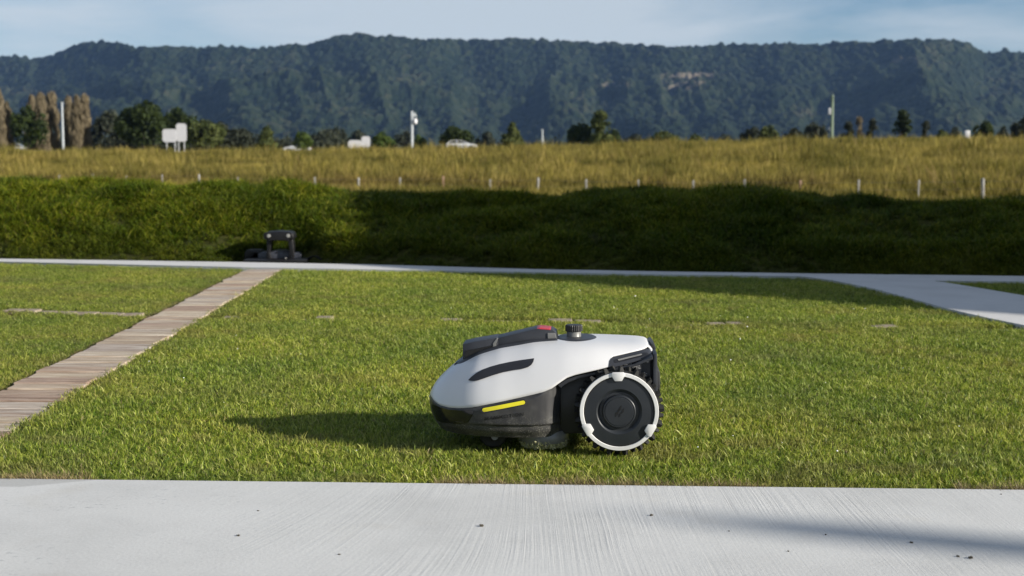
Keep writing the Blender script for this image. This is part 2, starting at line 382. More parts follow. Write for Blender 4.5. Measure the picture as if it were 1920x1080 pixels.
def concrete_mat(name, base, brushed):
    m, g = newmat(name, .85, .25)
    geo = g.n('ShaderNodeNewGeometry'); P = geo.outputs['Position']
    n1 = g.n('ShaderNodeTexNoise', {'Vector': P, 'Scale': 2.2, 'Detail': 8.0, 'Roughness': .6})
    c = g.ramp(n1.outputs['Fac'], [(.3, tuple(x * .86 for x in base)), (.5, base), (.72, tuple(min(x * 1.07, .9) for x in base))])
    n2 = g.n('ShaderNodeTexNoise', {'Vector': P, 'Scale': 160.0, 'Detail': 3.0})
    c = g.mixc(1.0, c, g.ramp(n2.outputs['Fac'], [(.3, (.94, .94, .94)), (.7, (1.05, 1.05, 1.05))]), 'MULTIPLY')
    h = n2.outputs['Fac']
    if brushed:
        # broom strokes: fan out from a far point so they curve like the sweep of a worker's arm
        sx = g.n('ShaderNodeSeparateXYZ', {0: P})
        lean = g.n('ShaderNodeMapRange', {0: sx.outputs[0], 1: .05, 2: -.60, 3: 0.0, 4: .36}).outputs[0]
        wob = g.n('ShaderNodeTexNoise', {'Vector': P, 'Scale': 1.1, 'Detail': 2.0})
        ang = g.math('ADD', g.math('ADD', sx.outputs[0], g.math('MULTIPLY', lean, g.math('SUBTRACT', 2.9, sx.outputs[1]))), g.math('MULTIPLY', wob.outputs['Fac'], .035))
        fine = g.n('ShaderNodeCombineXYZ', {0: g.math('MULTIPLY', ang, 150.0), 1: g.math('MULTIPLY', sx.outputs[1], .9)})
        n3 = g.n('ShaderNodeTexNoise', {'Vector': fine.outputs[0], 'Scale': 1.0, 'Detail': 5.0, 'Roughness': .7})
        stroke = g.ramp(n3.outputs['Fac'], [(.28, (.60, .60, .61)), (.37, (.93, .93, .93)), (.5, (1.0, 1.0, 1.0)), (.66, (1.03, 1.03, 1.03))])
        # strokes fade out on the far left, where the surface is pitted instead
        left = g.n('ShaderNodeMapRange', {0: sx.outputs[0], 1: -.75, 2: -.15, 3: .08, 4: .75})
        patchy = g.n('ShaderNodeTexNoise', {'Vector': P, 'Scale': 3.3, 'Detail': 3.0})
        amt = g.math('MULTIPLY', left.outputs[0], g.n('ShaderNodeMapRange', {0: patchy.outputs['Fac'], 1: .38, 2: .6, 3: .3, 4: 1.0}).outputs[0])
        c = g.mixc(amt, c, g.mixc(1.0, c, stroke, 'MULTIPLY'))
        mp_ = g.n('ShaderNodeMapping', {0: P, 'Scale': (55., 90., 1.)})
        pit = g.n('ShaderNodeTexNoise', {'Vector': mp_.outputs[0], 'Scale': 1.0, 'Detail': 4.0, 'Roughness': .65})
        pr = g.ramp(pit.outputs['Fac'], [(.33, (.62, .64, .67)), (.42, (1, 1, 1))])
        pl = g.math('MULTIPLY', g.n('ShaderNodeMapRange', {0: sx.outputs[0], 1: -.3, 2: -.8, 3: .15, 4: 1.0}).outputs[0], g.n('ShaderNodeMapRange', {0: patchy.outputs['Fac'], 1: .45, 2: .6, 3: .1, 4: 1.0}).outputs[0])
        c = g.mixc(pl, c, g.mixc(1.0, c, pr, 'MULTIPLY'))
        # faint brownish stains
        st = g.n('ShaderNodeTexNoise', {'Vector': P, 'Scale': 5.0, 'Detail': 3.0, 'W': 3.0}, noise_dimensions='4D')
        c = g.mixc(g.ramp(st.outputs['Fac'], [(.6, (0, 0, 0)), (.78, (.3, .3, .3))]), c, (.36, .33, .27))
        # darker grey band along the lawn edge at the left
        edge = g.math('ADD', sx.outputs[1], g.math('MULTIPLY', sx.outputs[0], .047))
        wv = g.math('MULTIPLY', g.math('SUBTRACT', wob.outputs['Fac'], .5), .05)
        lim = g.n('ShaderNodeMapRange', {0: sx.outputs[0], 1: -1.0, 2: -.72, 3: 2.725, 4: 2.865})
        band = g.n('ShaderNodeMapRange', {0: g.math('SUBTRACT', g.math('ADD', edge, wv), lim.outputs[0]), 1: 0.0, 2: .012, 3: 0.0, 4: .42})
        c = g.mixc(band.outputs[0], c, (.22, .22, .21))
        h = g.math('ADD', g.math('MULTIPLY', h, .35), g.math('MULTIPLY', n3.outputs['Fac'], g.math('MULTIPLY', amt, 2.0)))
    bp = g.n('ShaderNodeBump', {'Height': h, 'Strength': .6, 'Distance': .0016})
    g.t.links.new(bp.outputs[0], g.b.inputs['Normal']); g.t.links.new(c, g.b.inputs['Base Color'])
    return m
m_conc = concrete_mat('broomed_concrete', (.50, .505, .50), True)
m_path = concrete_mat('plain_concrete', (.50, .50, .50), False)

E0 = gnd(0, 896); E1 = gnd(1920, 917); ES = (E1[1] - E0[1]) / (E1[0] - E0[0])
def frontY(x): return E0[1] + (x - E0[0]) * ES
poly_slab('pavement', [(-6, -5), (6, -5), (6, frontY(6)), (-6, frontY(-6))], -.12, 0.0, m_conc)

# far cross path, its two edges
NE = [(-1500, 485), (-500, 488), (0, 489.5), (455, 500), (700, 504), (1000, 509), (1250, 513.5), (1500, 517), (1920, 521)]
FE = [(-1500, 476), (-500, 481), (0, 484), (450, 490.5), (700, 495), (1000, 503.5), (1250, 508), (1500, 511.5), (1920, 516.5)]
near = [gnd(*p) for p in NE[:8]]; far = [gnd(*p) for p in FE]
nx = [p[0] for p in near]; ny = [p[1] for p in near]; fx = [p[0] for p in far]; fy = [p[1] for p in far]
def footY(x):                                   # far edge of the cross path = foot of the bank
    x = np.asarray(x, float); y = np.interp(x, fx, fy)
    return y + np.where(x > fx[-1], (x - fx[-1]) * (-.1), 0)
# diagonal path and the lawn on its far side
LE = [(1500, 517), (1560, 524), (1640, 540), (1700, 556), (1780, 578), (1850, 594), (1920, 608)]
le = [gnd(*p) for p in LE]; le += [(le[-1][0] + .42, le[-1][1] - 1.6), (le[-1][0] + .9, frontY(3.) - .0)]
RE = [(1750, 525.5), (1790, 531), (1850, 541), (1920, 553)]
re_ = [gnd(*p) for p in RE]; re_ += [(re_[-1][0] + .6, re_[-1][1] - 1.5), (re_[-1][0] + 1.2, frontY(4.))]
top_re = [gnd(1750, 525.5), gnd(1920, 526.5), (6.5, gnd(1920, 526.5)[1] - .25)]
xs_w = np.linspace(-6, 7, 40)
pathpoly = [(-6, np.interp(-6, nx, ny) - .0)] + near[:-1] + le + [(4.2, frontY(4.2) + .0), ] 
pathpoly = near[:-1] + le[:-1] + [le[-1], (re_[-1][0], re_[-1][1])] + re_[::-1][1:] + top_re[1:] + [(6.5, float(footY(6.5)))] + [(x, float(footY(x))) for x in fx[::-1]]
poly_slab('path', pathpoly, -.12, -.003, m_path, .004)

m_soil = mat('soil', (.06, .045, .028), .95, .1, c2=(.13, .10, .06), vs=25, bump=.6, bs=60, dist=.01)
m_soilg = mat('turf_thatch', (.085, .105, .025), .95, .1, c2=(.16, .165, .05), vs=45, bump=.5, bs=90, dist=.008)
bm = bmesh.new(); bm.faces.new([bm.verts.new(v) for v in ((-14, frontY(-14) - .02, -.035), (14, frontY(14) - .02, -.035), (14, 14, -.035), (-14, 14, -.035))])
tag(fin('lawn_soil', bm, m_soilg), kind='structure')

# ---- timber plank strip
PL = [gnd(0, 726), gnd(460, 503)]; PRt = [gnd(0, 812), gnd(524, 504.5)]
def plX(y, e): (x0, y0), (x1, y1) = e; return x0 + (y - y0) * (x1 - x0) / (y1 - y0)
yA = frontY(-1.3) + .004; yB = gnd(490, 501.2)[1]
def wood_mat():
    m, g = newmat('weathered_timber', .85, .15)
    oi = g.n('ShaderNodeObjectInfo'); tcn = g.n('ShaderNodeTexCoord')
    ofs = g.n('ShaderNodeVectorMath', {0: tcn.outputs['Object'], 1: (0, 0, 0)}, operation='ADD')
    sh = g.n('ShaderNodeCombineXYZ', {0: g.math('MULTIPLY', oi.outputs['Random'], 37.0), 1: g.math('MULTIPLY', oi.outputs['Random'], 91.0), 2: 0.0})
    g.t.links.new(sh.outputs[0], ofs.inputs[1])
    mp_ = g.n('ShaderNodeMapping', {0: ofs.outputs[0], 'Scale': (5., 75., 20.)})
    n = g.n('ShaderNodeTexNoise', {'Vector': mp_.outputs[0], 'Scale': 1.0, 'Detail': 7.0, 'Roughness': .65, 'Distortion': .4})
    c = g.ramp(n.outputs['Fac'], [(.28, (.13, .095, .07)), (.42, (.29, .24, .19)), (.55, (.42, .37, .31)), (.72, (.56, .52, .45))])
    tint = g.ramp(oi.outputs['Random'], [(0, (.78, .66, .62)), (.3, (1.08, 1.03, .95)), (.55, (.92, .91, .95)), (.8, (1.14, 1.10, 1.02)), (1, (.86, .79, .72))])
    c = g.mixc(1.0, c, tint, 'MULTIPLY')
    mp2 = g.n('ShaderNodeMapping', {0: ofs.outputs[0], 'Scale': (9., 30., 20.)})
    n2 = g.n('ShaderNodeTexNoise', {'Vector': mp2.outputs[0], 'Scale': 1.0, 'Detail': 3.0})
    c = g.mixc(g.ramp(n2.outputs['Fac'], [(.55, (0, 0, 0)), (.7, (.32, .32, .32))]), c, (.30, .18, .11))
    g.t.links.new(c, g.b.inputs['Base Color'])
    bp = g.n('ShaderNodeBump', {'Height': n.outputs['Fac'], 'Strength': .7, 'Distance': .004}); g.t.links.new(bp.outputs[0], g.b.inputs['Normal'])
    return m
m_wood = wood_mat()
bm = bmesh.new(); bm.faces.new([bm.verts.new(v) for v in ((plX(yA, PL) - .015, yA, -.03), (plX(yA, PRt) + .015, yA, -.03), (plX(yB, PRt) + .015, yB, -.03), (plX(yB, PL) - .015, yB, -.03))])
plank_path = tag(fin('plank_path', bm, m_soil), kind='structure')
y = yA + .004; k = 0
rr = random.Random(5)
while y < yB - .05:
    w = rr.choice((.085, .10, .10, .12, .135)) * rr.uniform(.95, 1.05)
    if y + w > yB: w = yB - y
    xl = plX(y + w / 2, PL) + rr.uniform(-.008, .010); xr = plX(y + w / 2, PRt) + rr.uniform(-.010, .008)
    bm = bmesh.new(); add_box(bm, (0, 0, 0), (xr - xl, w - .005, .045), 0, .0045)
    for v in bm.verts: v.co.x += .003 * math.sin(v.co.y * 60 + k)
    o = fin('plank', bm, m_wood, plank_path); o.location = ((xl + xr) / 2, y + w / 2, -.0325 + rr.uniform(-.003, .003)); o.rotation_euler = (rr.uniform(-.015, .015), rr.uniform(-.008, .008), rr.uniform(-.012, .012))
    y += w; k += 1

# ---- overgrown cross row of stone edging
ROW = [gnd(-300, 563), gnd(0, 574), gnd(290, 585), gnd(640, 590), gnd(1000, 594), gnd(1500, 602), gnd(2200, 615)]
rx = [p[0] for p in ROW]; ry = [p[1] for p in ROW]
def rowY(x): return np.interp(x, rx, ry)
m_stone = mat('pale_paver', (.19, .155, .11), .9, .2, c2=(.30, .25, .19), vs=30, bump=.5, bs=80, dist=.003)
bm = bmesh.new(); xx = np.linspace(-3.4, 3.0, 40)
for i in range(39):
    a, b = xx[i], xx[i + 1]
    bm.faces.new([bm.verts.new(v) for v in ((a, rowY(a) - .06, -.028), (b, rowY(b) - .06, -.028), (b, rowY(b) + .06, -.028), (a, rowY(a) + .06, -.028))])
stone_row = tag(fin('paver_row', bm, m_soil), kind='structure')
rr = random.Random(11); x = -3.3
SHOW = [(-3.3, -2.4), (-2.33, -1.85), (-1.84, -1.62), (-1.36, -1.22), (-.9, -.78), (-.28, -.18), (.2, .34), (.78, .98), (1.5, 1.6)]
while x < 2.3:
    w = rr.uniform(.07, .13)
    if not (plX(6.1, PL) - .1 < x + w / 2 < plX(6.1, PRt) + .1):
        vis = any(a < x + w / 2 < b for a, b in SHOW)
        bm = bmesh.new(); add_box(bm, (0, 0, 0), (w - .008, .09, .04), 0, .005)
        o = fin('paver', bm, m_stone, stone_row); o.location = (x + w / 2, float(rowY(x + w / 2)) + rr.uniform(-.01, .01), (-.033 if vis else -.044) + rr.uniform(-.003, .003)); o.rotation_euler = (0, rr.uniform(-.02, .02), rr.uniform(-.04, .04))
    x += w

# ================================================================== BANK
CR = [(-500, 330), (0, 333), (200, 334), (400, 339), (560, 343), (650, 350), (730, 358), (800, 361), (950, 363), (1080, 358), (1200, 350), (1300, 351), (1400, 354), (1500, 359), (1600, 363), (1680, 372), (1740, 374), (1800, 369), (1920, 365), (2400, 358)]
BW = 1.75
xb = np.linspace(-12, 11, 330)
crX = []; crZ = []
for u, v in CR:
    # the crest lies about BW beyond the foot
    D = 9.6
    for _ in range(4):
        p = at(u, v + 5, D); D = float(footY(p.x)) + BW
    p = at(u, v + 5, D); crX.append(p.x); crZ.append(p.z)
CHX, CHY = gnd(510, 492)
def bank_profile(x, s):           # s in 0..1 foot->crest, 1..2 crest->down behind
    zc = np.interp(x, crX, crZ) - .025
    fy_ = footY(x)
    dent = np.exp(-((x - CHX + .02) / .42) ** 4) * .32
    y = fy_ + .004 + dent * np.clip(1 - s, 0, 1) + BW * s + np.clip(s - 1, 0, 1) * 2.0
    up = np.where(s < 1, np.clip(s, 0, 1) ** .85 * (1.0 - .0 * s), 1 - .0 * s)
    z = zc * np.where(s < 1, 1 - (1 - np.clip(s, 0, 1)) ** 1.55, 1.0)
    z = np.where(s > 1, zc - (zc + 1.1) * sstep(1.0, 2.1, s) , z) - .02
    return y, z
S_ = np.concatenate([np.linspace(0, 1, 36), np.linspace(1.04, 2.1, 16)])
SS, XX = np.meshgrid(S_, xb, indexing='ij'); BY, BZ = bank_profile(XX, SS)
rough_ = (fbm(XX * 3.2, BY * 3.2 + BZ * 3, 4, 91) - .5) * .10 * sstep(0, .2, SS)
BZ = BZ + rough_; 
m_bank = mat('bank_earth', (.025, .03, .008), .95, .05, c2=(.05, .05, .015), vs=6, coord='Object')
o = mesh_np('grass_bank', np.stack([XX, BY, BZ], -1).reshape(-1, 3), grid_faces(len(S_), len(xb)), m_bank, smooth=True); tag(o, kind='structure')

# ================================================================== GRASS
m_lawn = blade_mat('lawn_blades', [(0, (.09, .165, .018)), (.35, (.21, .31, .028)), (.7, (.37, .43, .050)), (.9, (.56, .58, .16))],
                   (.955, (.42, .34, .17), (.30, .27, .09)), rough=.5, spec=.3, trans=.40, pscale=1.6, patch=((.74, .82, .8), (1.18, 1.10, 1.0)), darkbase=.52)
def pip(px, py, poly):
    r = np.zeros(px.shape, bool); n = len(poly)
    for i in range(n):
        x0, y0 = poly[i]; x1, y1 = poly[(i + 1) % n]
        c = ((y0 > py) != (y1 > py)) & (px < (x1 - x0) * (py - y0) / (y1 - y0 + 1e-12) + x0); r ^= c
    return r
lawn_poly = [(-9.5, frontY(-9.5)), ] + [(x, frontY(x)) for x in np.linspace(-6, le[-1][0], 8)] + le[::-1] + near[::-1][1:] + [(-9.5, near[0][1])]
lawn2 = re_ + [(6.5, frontY(6.5)), (6.5, top_re[-1][1])] + top_re[:2][::-1]
def lawn_points():
    out = []
    for y0, y1, dens in ((2.7, 3.35, 7500), (3.35, 4.4, 5500), (4.4, 6.0, 3600), (6.0, 9.6, 2300)):
        xw = y1 * .37 + .9; n = int((y1 - y0) * 2 * xw * dens)
        x = RNG.uniform(-xw, xw, n); y = RNG.uniform(y0, y1, n); out.append(np.stack([x, y], -1))
    P = np.concatenate(out); x, y = P[:, 0], P[:, 1]
    inl = pip(x, y, lawn_poly) | pip(x, y, lawn2)
    yedge = frontY(x) + .002 + .040 * sstep(.3, .75, fbm(x * 9, 0 * x, 3, 3)) * (1 + .6 * sstep(-.3, 1., x))
    strip = (x > plX(y, PL) - .02 - .012 * fbm(y * 9, 0 * y, 2, 6)) & (x < plX(y, PRt) + .006 - .012 * fbm(y * 9, 0 * y, 2, 8)) & (y < yB + .01)
    yl = np.interp(x, nx, ny)
    keep = inl & (y > yedge) & ~strip & ((y < yl - .02) | (x > le[0][0]))
    rd = (y - rowY(x)) / .062
    left = x < -1.5
    cover = fbm(x * 5, y * 3, 3, 15) + np.where(left, -.12, .12)
    vis = np.zeros(x.shape, bool)
    for a, b in SHOW: vis |= (x > a) & (x < b)
    keep &= ~((np.abs(rd) < .85) & ((cover < .57) | (vis & (rd < .3))) )
    return x[keep], y[keep]
lx, ly = lawn_points()
n = len(lx)
tint = np.clip((fbm(lx * 4, ly * 4, 3, 33) - .5) * 1.5 + 1.4 * sstep(.60, .74, fbm(lx * 9, ly * 9, 2, 36)) * sstep(.45, .6, fbm(lx * 1.3, ly * 1.3, 2, 37)) + RNG.normal(0, .12, n), 0, 1)
ed = np.exp(-np.clip(ly - frontY(lx), 0, 9) / .035); tint = np.clip(tint + .55 * ed, 0, 1)
se = np.minimum(np.abs(lx - plX(ly, PL)), np.abs(lx - plX(ly, PRt))); tint = np.clip(tint + .5 * np.exp(-se / .05), 0, 1)
tint = np.clip(tint + .35 * np.exp(-((ly - rowY(lx)) / .10) ** 2), 0, 1)
lefty = (lx < plX(ly, PL)); tint = np.clip(tint + .12 * lefty, 0, 1)
scl = (.62 + .55 * fbm(lx * 6, ly * 6, 3, 44)) * RNG.uniform(.8, 1.2, n) * (1 - .12 * sstep(4, 6, ly)) * np.where(lefty, .78, 1)
scl *= 1 - .38 * np.exp(-np.clip(ly - frontY(lx), 0, 9) / .05)
scl *= 1 + .25 * np.exp(-(((ly - rowY(lx) - .12) / .07) ** 2))
NT_G = 7
tufts = [tuft('lawn_tuft', 34, .026, .010, .025, .0026, .9, 100 + i, m_lawn, droop=.8) for i in range(NT_G)]
tufts += [tuft('lawn_tuft', 22, .03, .012, .028, .0030, 1.15, 130 + i, m_lawn, huemin=.6) for i in range(2)]
idx = RNG.integers(0, NT_G, n); dm = RNG.random(n) < (.05 + .35 * ed + .25 * np.exp(-se / .04)); idx = np.where(dm, NT_G + RNG.integers(0, 2, n), idx)
 
# far blades are broader so that few of them still cover
P = np.stack([lx, ly, np.full(n, -.016)], -1)
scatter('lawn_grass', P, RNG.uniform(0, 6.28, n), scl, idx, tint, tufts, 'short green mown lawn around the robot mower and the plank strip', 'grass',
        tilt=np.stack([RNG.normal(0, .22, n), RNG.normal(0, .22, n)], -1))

# dead runners along the pavement edge
m_dry = blade_mat('dry_runners', [(0, (.08, .055, .025)), (.4, (.20, .15, .06)), (.8, (.34, .27, .13))], (.97, (.5, .42, .28), (.35, .28, .15)), trans=.15, patch=((.8, .75, .7), (1.1, 1.1, 1.1)), darkbase=.6)
dt = [tuft('dry_tuft', 14, .03, .03, .07, .0028, 1.3, 200 + i, m_dry, droop=.25) for i in range(4)]
dx = RNG.uniform(-1.9, 2.2, 2600); dens = fbm(dx * 3.0, dx * 0, 3, 71) + .14 * sstep(-.2, 1.0, dx)
dx = dx[dens > .60]; dy = frontY(dx) + .002 + RNG.exponential(.013, len(dx)); n = len(dx)
sx = np.concatenate([plX(yy := RNG.uniform(2.9, 8.6, 500), PRt) + .012 + RNG.exponential(.01, 500), plX(yy, PL) - .012 - RNG.exponential(.012, 500)]); sy = np.concatenate([yy, yy])
Xd = np.concatenate([dx, sx]); Yd = np.concatenate([dy, sy]); n = len(Xd)
scatter('dry_grass', np.stack([Xd, Yd, np.where(np.arange(n) < len(dx), -.014, -.022)], -1), RNG.uniform(0, 6.28, n), RNG.uniform(.25, .62, n) * np.where(np.arange(n) < len(dx), 1.0, .55), RNG.integers(0, 4, n), RNG.random(n) * .5, dt,
        'dry brown grass runners along the edges of the lawn', 'dry grass')

# bank grass: long, matted, drooping
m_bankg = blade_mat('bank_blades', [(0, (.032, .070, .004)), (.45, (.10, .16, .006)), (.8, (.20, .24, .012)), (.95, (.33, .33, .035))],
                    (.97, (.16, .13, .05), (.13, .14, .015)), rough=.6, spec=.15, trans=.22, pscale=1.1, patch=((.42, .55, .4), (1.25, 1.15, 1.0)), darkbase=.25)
bt = [tuft('bank_tuft', 46, .06, .045, .11, .0058, .9, 300 + i, m_bankg, droop=.9) for i in range(6)]
nb = 68000
bx_ = RNG.uniform(-9.0, 8.6, nb); bs_ = RNG.uniform(0.0, 1.28, nb) ** 1.0
cl = fbm(bx_ * 3.4, bs_ * 5.5, 3, 17)
kp = (RNG.random(nb) < .25 + 1.3 * sstep(.36, .6, cl)); bx_ = bx_[kp]; bs_ = bs_[kp]; cl = cl[kp]; nb = len(bx_)
by_, bz_ = bank_profile(bx_, bs_); bz_ = bz_ + (fbm(bx_ * 3.2, by_ * 3.2 + bz_ * 3, 4, 91) - .5) * .10 * sstep(0, .2, bs_)
kp = ~((np.abs(bx_ - CHX) < .30) & (by_ < CHY + .42))
bx_, bs_, cl, by_, bz_ = [a[kp] for a in (bx_, bs_, cl, by_, bz_)]; nb = len(bx_)
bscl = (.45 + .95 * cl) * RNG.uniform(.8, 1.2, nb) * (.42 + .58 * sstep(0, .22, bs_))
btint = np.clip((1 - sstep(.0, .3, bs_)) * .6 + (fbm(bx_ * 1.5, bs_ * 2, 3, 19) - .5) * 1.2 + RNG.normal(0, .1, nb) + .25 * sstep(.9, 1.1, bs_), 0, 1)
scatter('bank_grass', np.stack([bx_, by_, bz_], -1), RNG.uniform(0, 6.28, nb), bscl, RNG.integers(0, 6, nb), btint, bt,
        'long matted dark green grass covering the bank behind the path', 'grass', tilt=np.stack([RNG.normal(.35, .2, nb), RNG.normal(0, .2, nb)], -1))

# meadow: tall yellowing grass up to the embankment
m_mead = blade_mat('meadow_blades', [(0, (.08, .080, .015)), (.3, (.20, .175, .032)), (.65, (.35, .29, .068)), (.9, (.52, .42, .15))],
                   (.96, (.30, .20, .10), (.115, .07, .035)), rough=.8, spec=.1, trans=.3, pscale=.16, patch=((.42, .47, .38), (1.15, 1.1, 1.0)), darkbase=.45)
mt = [tuft('meadow_tuft', 60, .55, .45, 1.05, .035, .32, 400 + i, m_mead, droop=.28) for i in range(6)]
nm = 70000
md = np.sqrt(RNG.uniform(44 ** 2, 174 ** 2, nm)); ma = RNG.uniform(-.65, .62, nm); mx_ = ma * md
kp = md > fenceD(mx_) * .80; md, mx_ = md[kp], mx_[kp]; nm = len(md)
mz = terrain(mx_, md) - .05
rel = (md - fenceD(mx_))
mtint = np.clip(1.3 * (fbm(mx_ * .12, md * .10, 4, 57) - .52) * 2 * .6 + .8 * np.exp(-((rel - 3) / 7) ** 2) * sstep(.40, .6, fbm(mx_ * .1, md * .05, 2, 12)) + RNG.normal(0, .08, nm), 0, 1)
mscl = (.30 + 1.15 * fbm(mx_ * .28, md * .2, 3, 58)) * RNG.uniform(.75, 1.3, nm) * np.where(RNG.random(nm) < .06, 1.55, 1)
mscl *= np.where(rel < 3, .65, 1)
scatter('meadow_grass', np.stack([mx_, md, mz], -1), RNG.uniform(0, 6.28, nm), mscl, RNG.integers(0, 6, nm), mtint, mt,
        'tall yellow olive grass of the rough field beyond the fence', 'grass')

# small pale petals lying in the lawn
m_petal = mat('petal_white', (.8, .8, .78), .5)
bm = bmesh.new()
for i in range(110):
    x, y_ = RNG.uniform(-1.6, 2.6), RNG.uniform(3.0, 7.5)
    if not (plX(y_, PRt) + .1 < x < y_ * .37): continue
    c = Vector((x, y_, .002 + RNG.uniform(0, .008))); q = Euler((RNG.uniform(-.8, .8), RNG.uniform(-.8, .8), RNG.uniform(0, 6))).to_matrix(); s = RNG.uniform(.0009, .0019) * (1 + .12 * y_)
    vs = [bm.verts.new(c + q @ Vector((math.cos(k * 1.2566) * s, math.sin(k * 1.2566) * s, 0))) for k in range(5)]; top = bm.verts.new(c + q @ Vector((0, 0, s * .4)))
    for k in range(5): bm.faces.new((vs[k], vs[(k + 1) % 5], top))
tag(fin('fallen_petals', bm, m_petal), 'tiny white petals scattered over the lawn', 'petals', kind='stuff')

# ================================================================== ROBOT MOWER
YAW = R(-3.0)
gx, gy = gnd(1161, 849.5)
MW = Vector((gx - .145, gy + .188, 0))              # base point on the ground
mower = empty('robot_mower', MW, YAW)
tag(mower, 'white and black robot lawn mower with yellow side strip standing on the grass', 'robot mower')
Mi = (Matrix.Translation(MW) @ Matrix.Rotation(YAW, 4, 'Z')).inverted()
def L(u, v, c):                                       # sight line cut with the plane local y = c
    o_ = Mi @ CO; d = (Mi.to_3x3() @ ray(u, v)); t = (c - o_.y) / d.y; p = o_ + d * t; return (p.x, p.z)

m_white = mat('glossy_white_shell', (.60, .60, .605), .30, .5, var=.02, vs=9, bump=.04, bs=500, dist=.0004)
m_whitew = mat('white_wheel_plastic', (.58, .58, .57), .5, .4, c2=(.66, .66, .65), vs=30, bump=.1, bs=200, dist=.0005)
m_black = mat('black_plastic', (.014, .014, .015), .48, .5, var=.15, vs=30, bump=.15, bs=900, dist=.0003)
m_grey = mat('dark_grey_plastic', (.026, .028, .034), .42, .4, var=.1, vs=30, bump=.1, bs=900, dist=.0003)
m_mid = mat('satin_grey_plastic', (.15, .15, .145), .4, .5, var=.08, vs=30)
m_gloss = mat('glossy_black_glass', (.012, .012, .014), .12, .6, var=.1, vs=20)
m_accent = mat('charcoal_accent', (.018, .019, .024), .5, .4, var=.1, vs=40, bump=.1, bs=1200, dist=.0003)
m_yellow = mat('yellow_plastic', (.72, .64, .02), .4, .5, var=.04, vs=60)
m_red = mat('red_plastic', (.40, .015, .02), .3, .5, var=.1, vs=60)
m_rubber = mat('black_rubber', (.009, .009, .010), .65, .25, c2=(.022, .022, .020), vs=35, bump=.3, bs=160, dist=.0015)
m_hub = mat('hub_plastic', (.015, .018, .022), .38, .4, c2=(.021, .024, .028), vs=18, bump=.1, bs=900, dist=.0003)
m_print = mat('pale_print', (.45, .45, .45), .6, .3)
m_emb = mat('embossed_letter_black', (.004, .004, .004), .35, .5)
def dirty(name, base):                               # bumper with dust and grass juice low down
    m, g = newmat(name, .4, .5)
    tcn = g.n('ShaderNodeTexCoord'); P = tcn.outputs['Object']; s = g.n('ShaderNodeSeparateXYZ', {0: P})
    n = g.n('ShaderNodeTexNoise', {'Vector': P, 'Scale': 430.0, 'Detail': 3.0, 'Roughness': .6})
    n2 = g.n('ShaderNodeTexNoise', {'Vector': P, 'Scale': 26.0, 'Detail': 5.0})
    hgt = g.n('ShaderNodeMapRange', {0: g.math('ADD', s.outputs[2], g.math('MULTIPLY', n2.outputs['Fac'], -.05)), 1: .062, 2: .022, 3: 0.0, 4: 1.0})
    sp_ = g.ramp(n.outputs['Fac'], [(.54, (.06, .06, .06)), (.64, (1, 1, 1))])
    f = g.math('MULTIPLY', g.math('MULTIPLY', sp_, hgt.outputs[0]), .55)
    film = g.math('MULTIPLY', g.ramp(n2.outputs['Fac'], [(.45, (0, 0, 0)), (.75, (1, 1, 1))]), .10)
    c = g.mixc(g.math('ADD', f, film, clamp=True), base, (.30, .29, .25))
    mp_ = g.n('ShaderNodeMapping', {0: P, 'Scale': (60., 60., 14.)}); n3 = g.n('ShaderNodeTexNoise', {'Vector': mp_.outputs[0], 'Scale': 1.0, 'Detail': 4.0})
    g.t.links.new(c, g.b.inputs['Base Color'])
    rgh = g.n('ShaderNodeMapRange', {0: n3.outputs['Fac'], 1: .3, 2: .7, 3: .30, 4: .5}); g.t.links.new(rgh.outputs[0], g.b.inputs['Roughness'])
    bp = g.n('ShaderNodeBump', {'Height': n.outputs['Fac'], 'Strength': .15, 'Distance': .0006}); g.t.links.new(bp.outputs[0], g.b.inputs['Normal'])
    return m
m_bump = dirty('dusty_black_bumper', (.020, .020, .022))

CY = -.182
TOPC = [(806, 742), (807, 735), (809, 729), (814, 719), (822, 709), (832, 699), (846, 686), (866, 673), (900, 655), (940, 643), (1000, 634.5), (1060, 632), (1115, 632), (1160, 633.5), (1195, 635), (1218, 637.5), (1226, 644), (1231, 656)]
EDGE = [(806, 741), (809, 747), (814, 753), (824, 760), (840, 764.5), (860, 766), (885, 764.5), (910, 760), (940, 754), (970, 747.5), (1000, 740.5), (1018, 736), (1034, 729.5), (1048, 719.5), (1062, 710), (1078, 704.5), (1100, 699.5), (1125, 694), (1143, 689.5)]
xr_ = L(1229.5, 662, -.155)[0]; xf_ = L(804.5, 742, 0)[0]
Wm = .188
def halfw(x):
    x = np.asarray(x, float)
    t = np.clip((np.asarray(x, float) - xf_) / .200, 0, 1)
    w = Wm * (1 - (1 - t) ** 2.35) ** (1 / 2.35)
    return np.maximum(w - .016 * sstep(.02, .24, x), .002)
tp = np.array([L(u, v, 0) for u, v in TOPC]); tp[:, 0] = np.maximum.accumulate(tp[:, 0])
tp[-3:, 0] = [L(u, v, -.14)[0] for u, v in TOPC[-3:]]
tp = tp[np.argsort(tp[:, 0])]
_tx = np.linspace(tp[0, 0], tp[-1, 0], 900); _tz = np.interp(_tx, tp[:, 0], tp[:, 1])
for _ in range(2):
    _k = np.minimum(np.minimum(np.arange(900), 899 - np.arange(900)) // 1, 12); _c = np.concatenate([[0], np.cumsum(_tz)]); _i = np.arange(900); _tz = (_c[_i + _k + 1] - _c[_i - _k]) / (2 * _k + 1)
def ztop(x): return np.interp(x, _tx, _tz)
ed_ = []
for u, v in EDGE:
    c = -.1
    for _ in range(12): c = .5 * c + .5 * (-float(halfw(L(u, v, c)[0])))
    ed_.append(L(u, v, c))
ed_ = np.array(ed_); ed_[0, 0] = xf_
o_ = np.argsort(ed_[:, 0]); ed_ = ed_[o_]
x_arch0 = ed_[-1, 0]
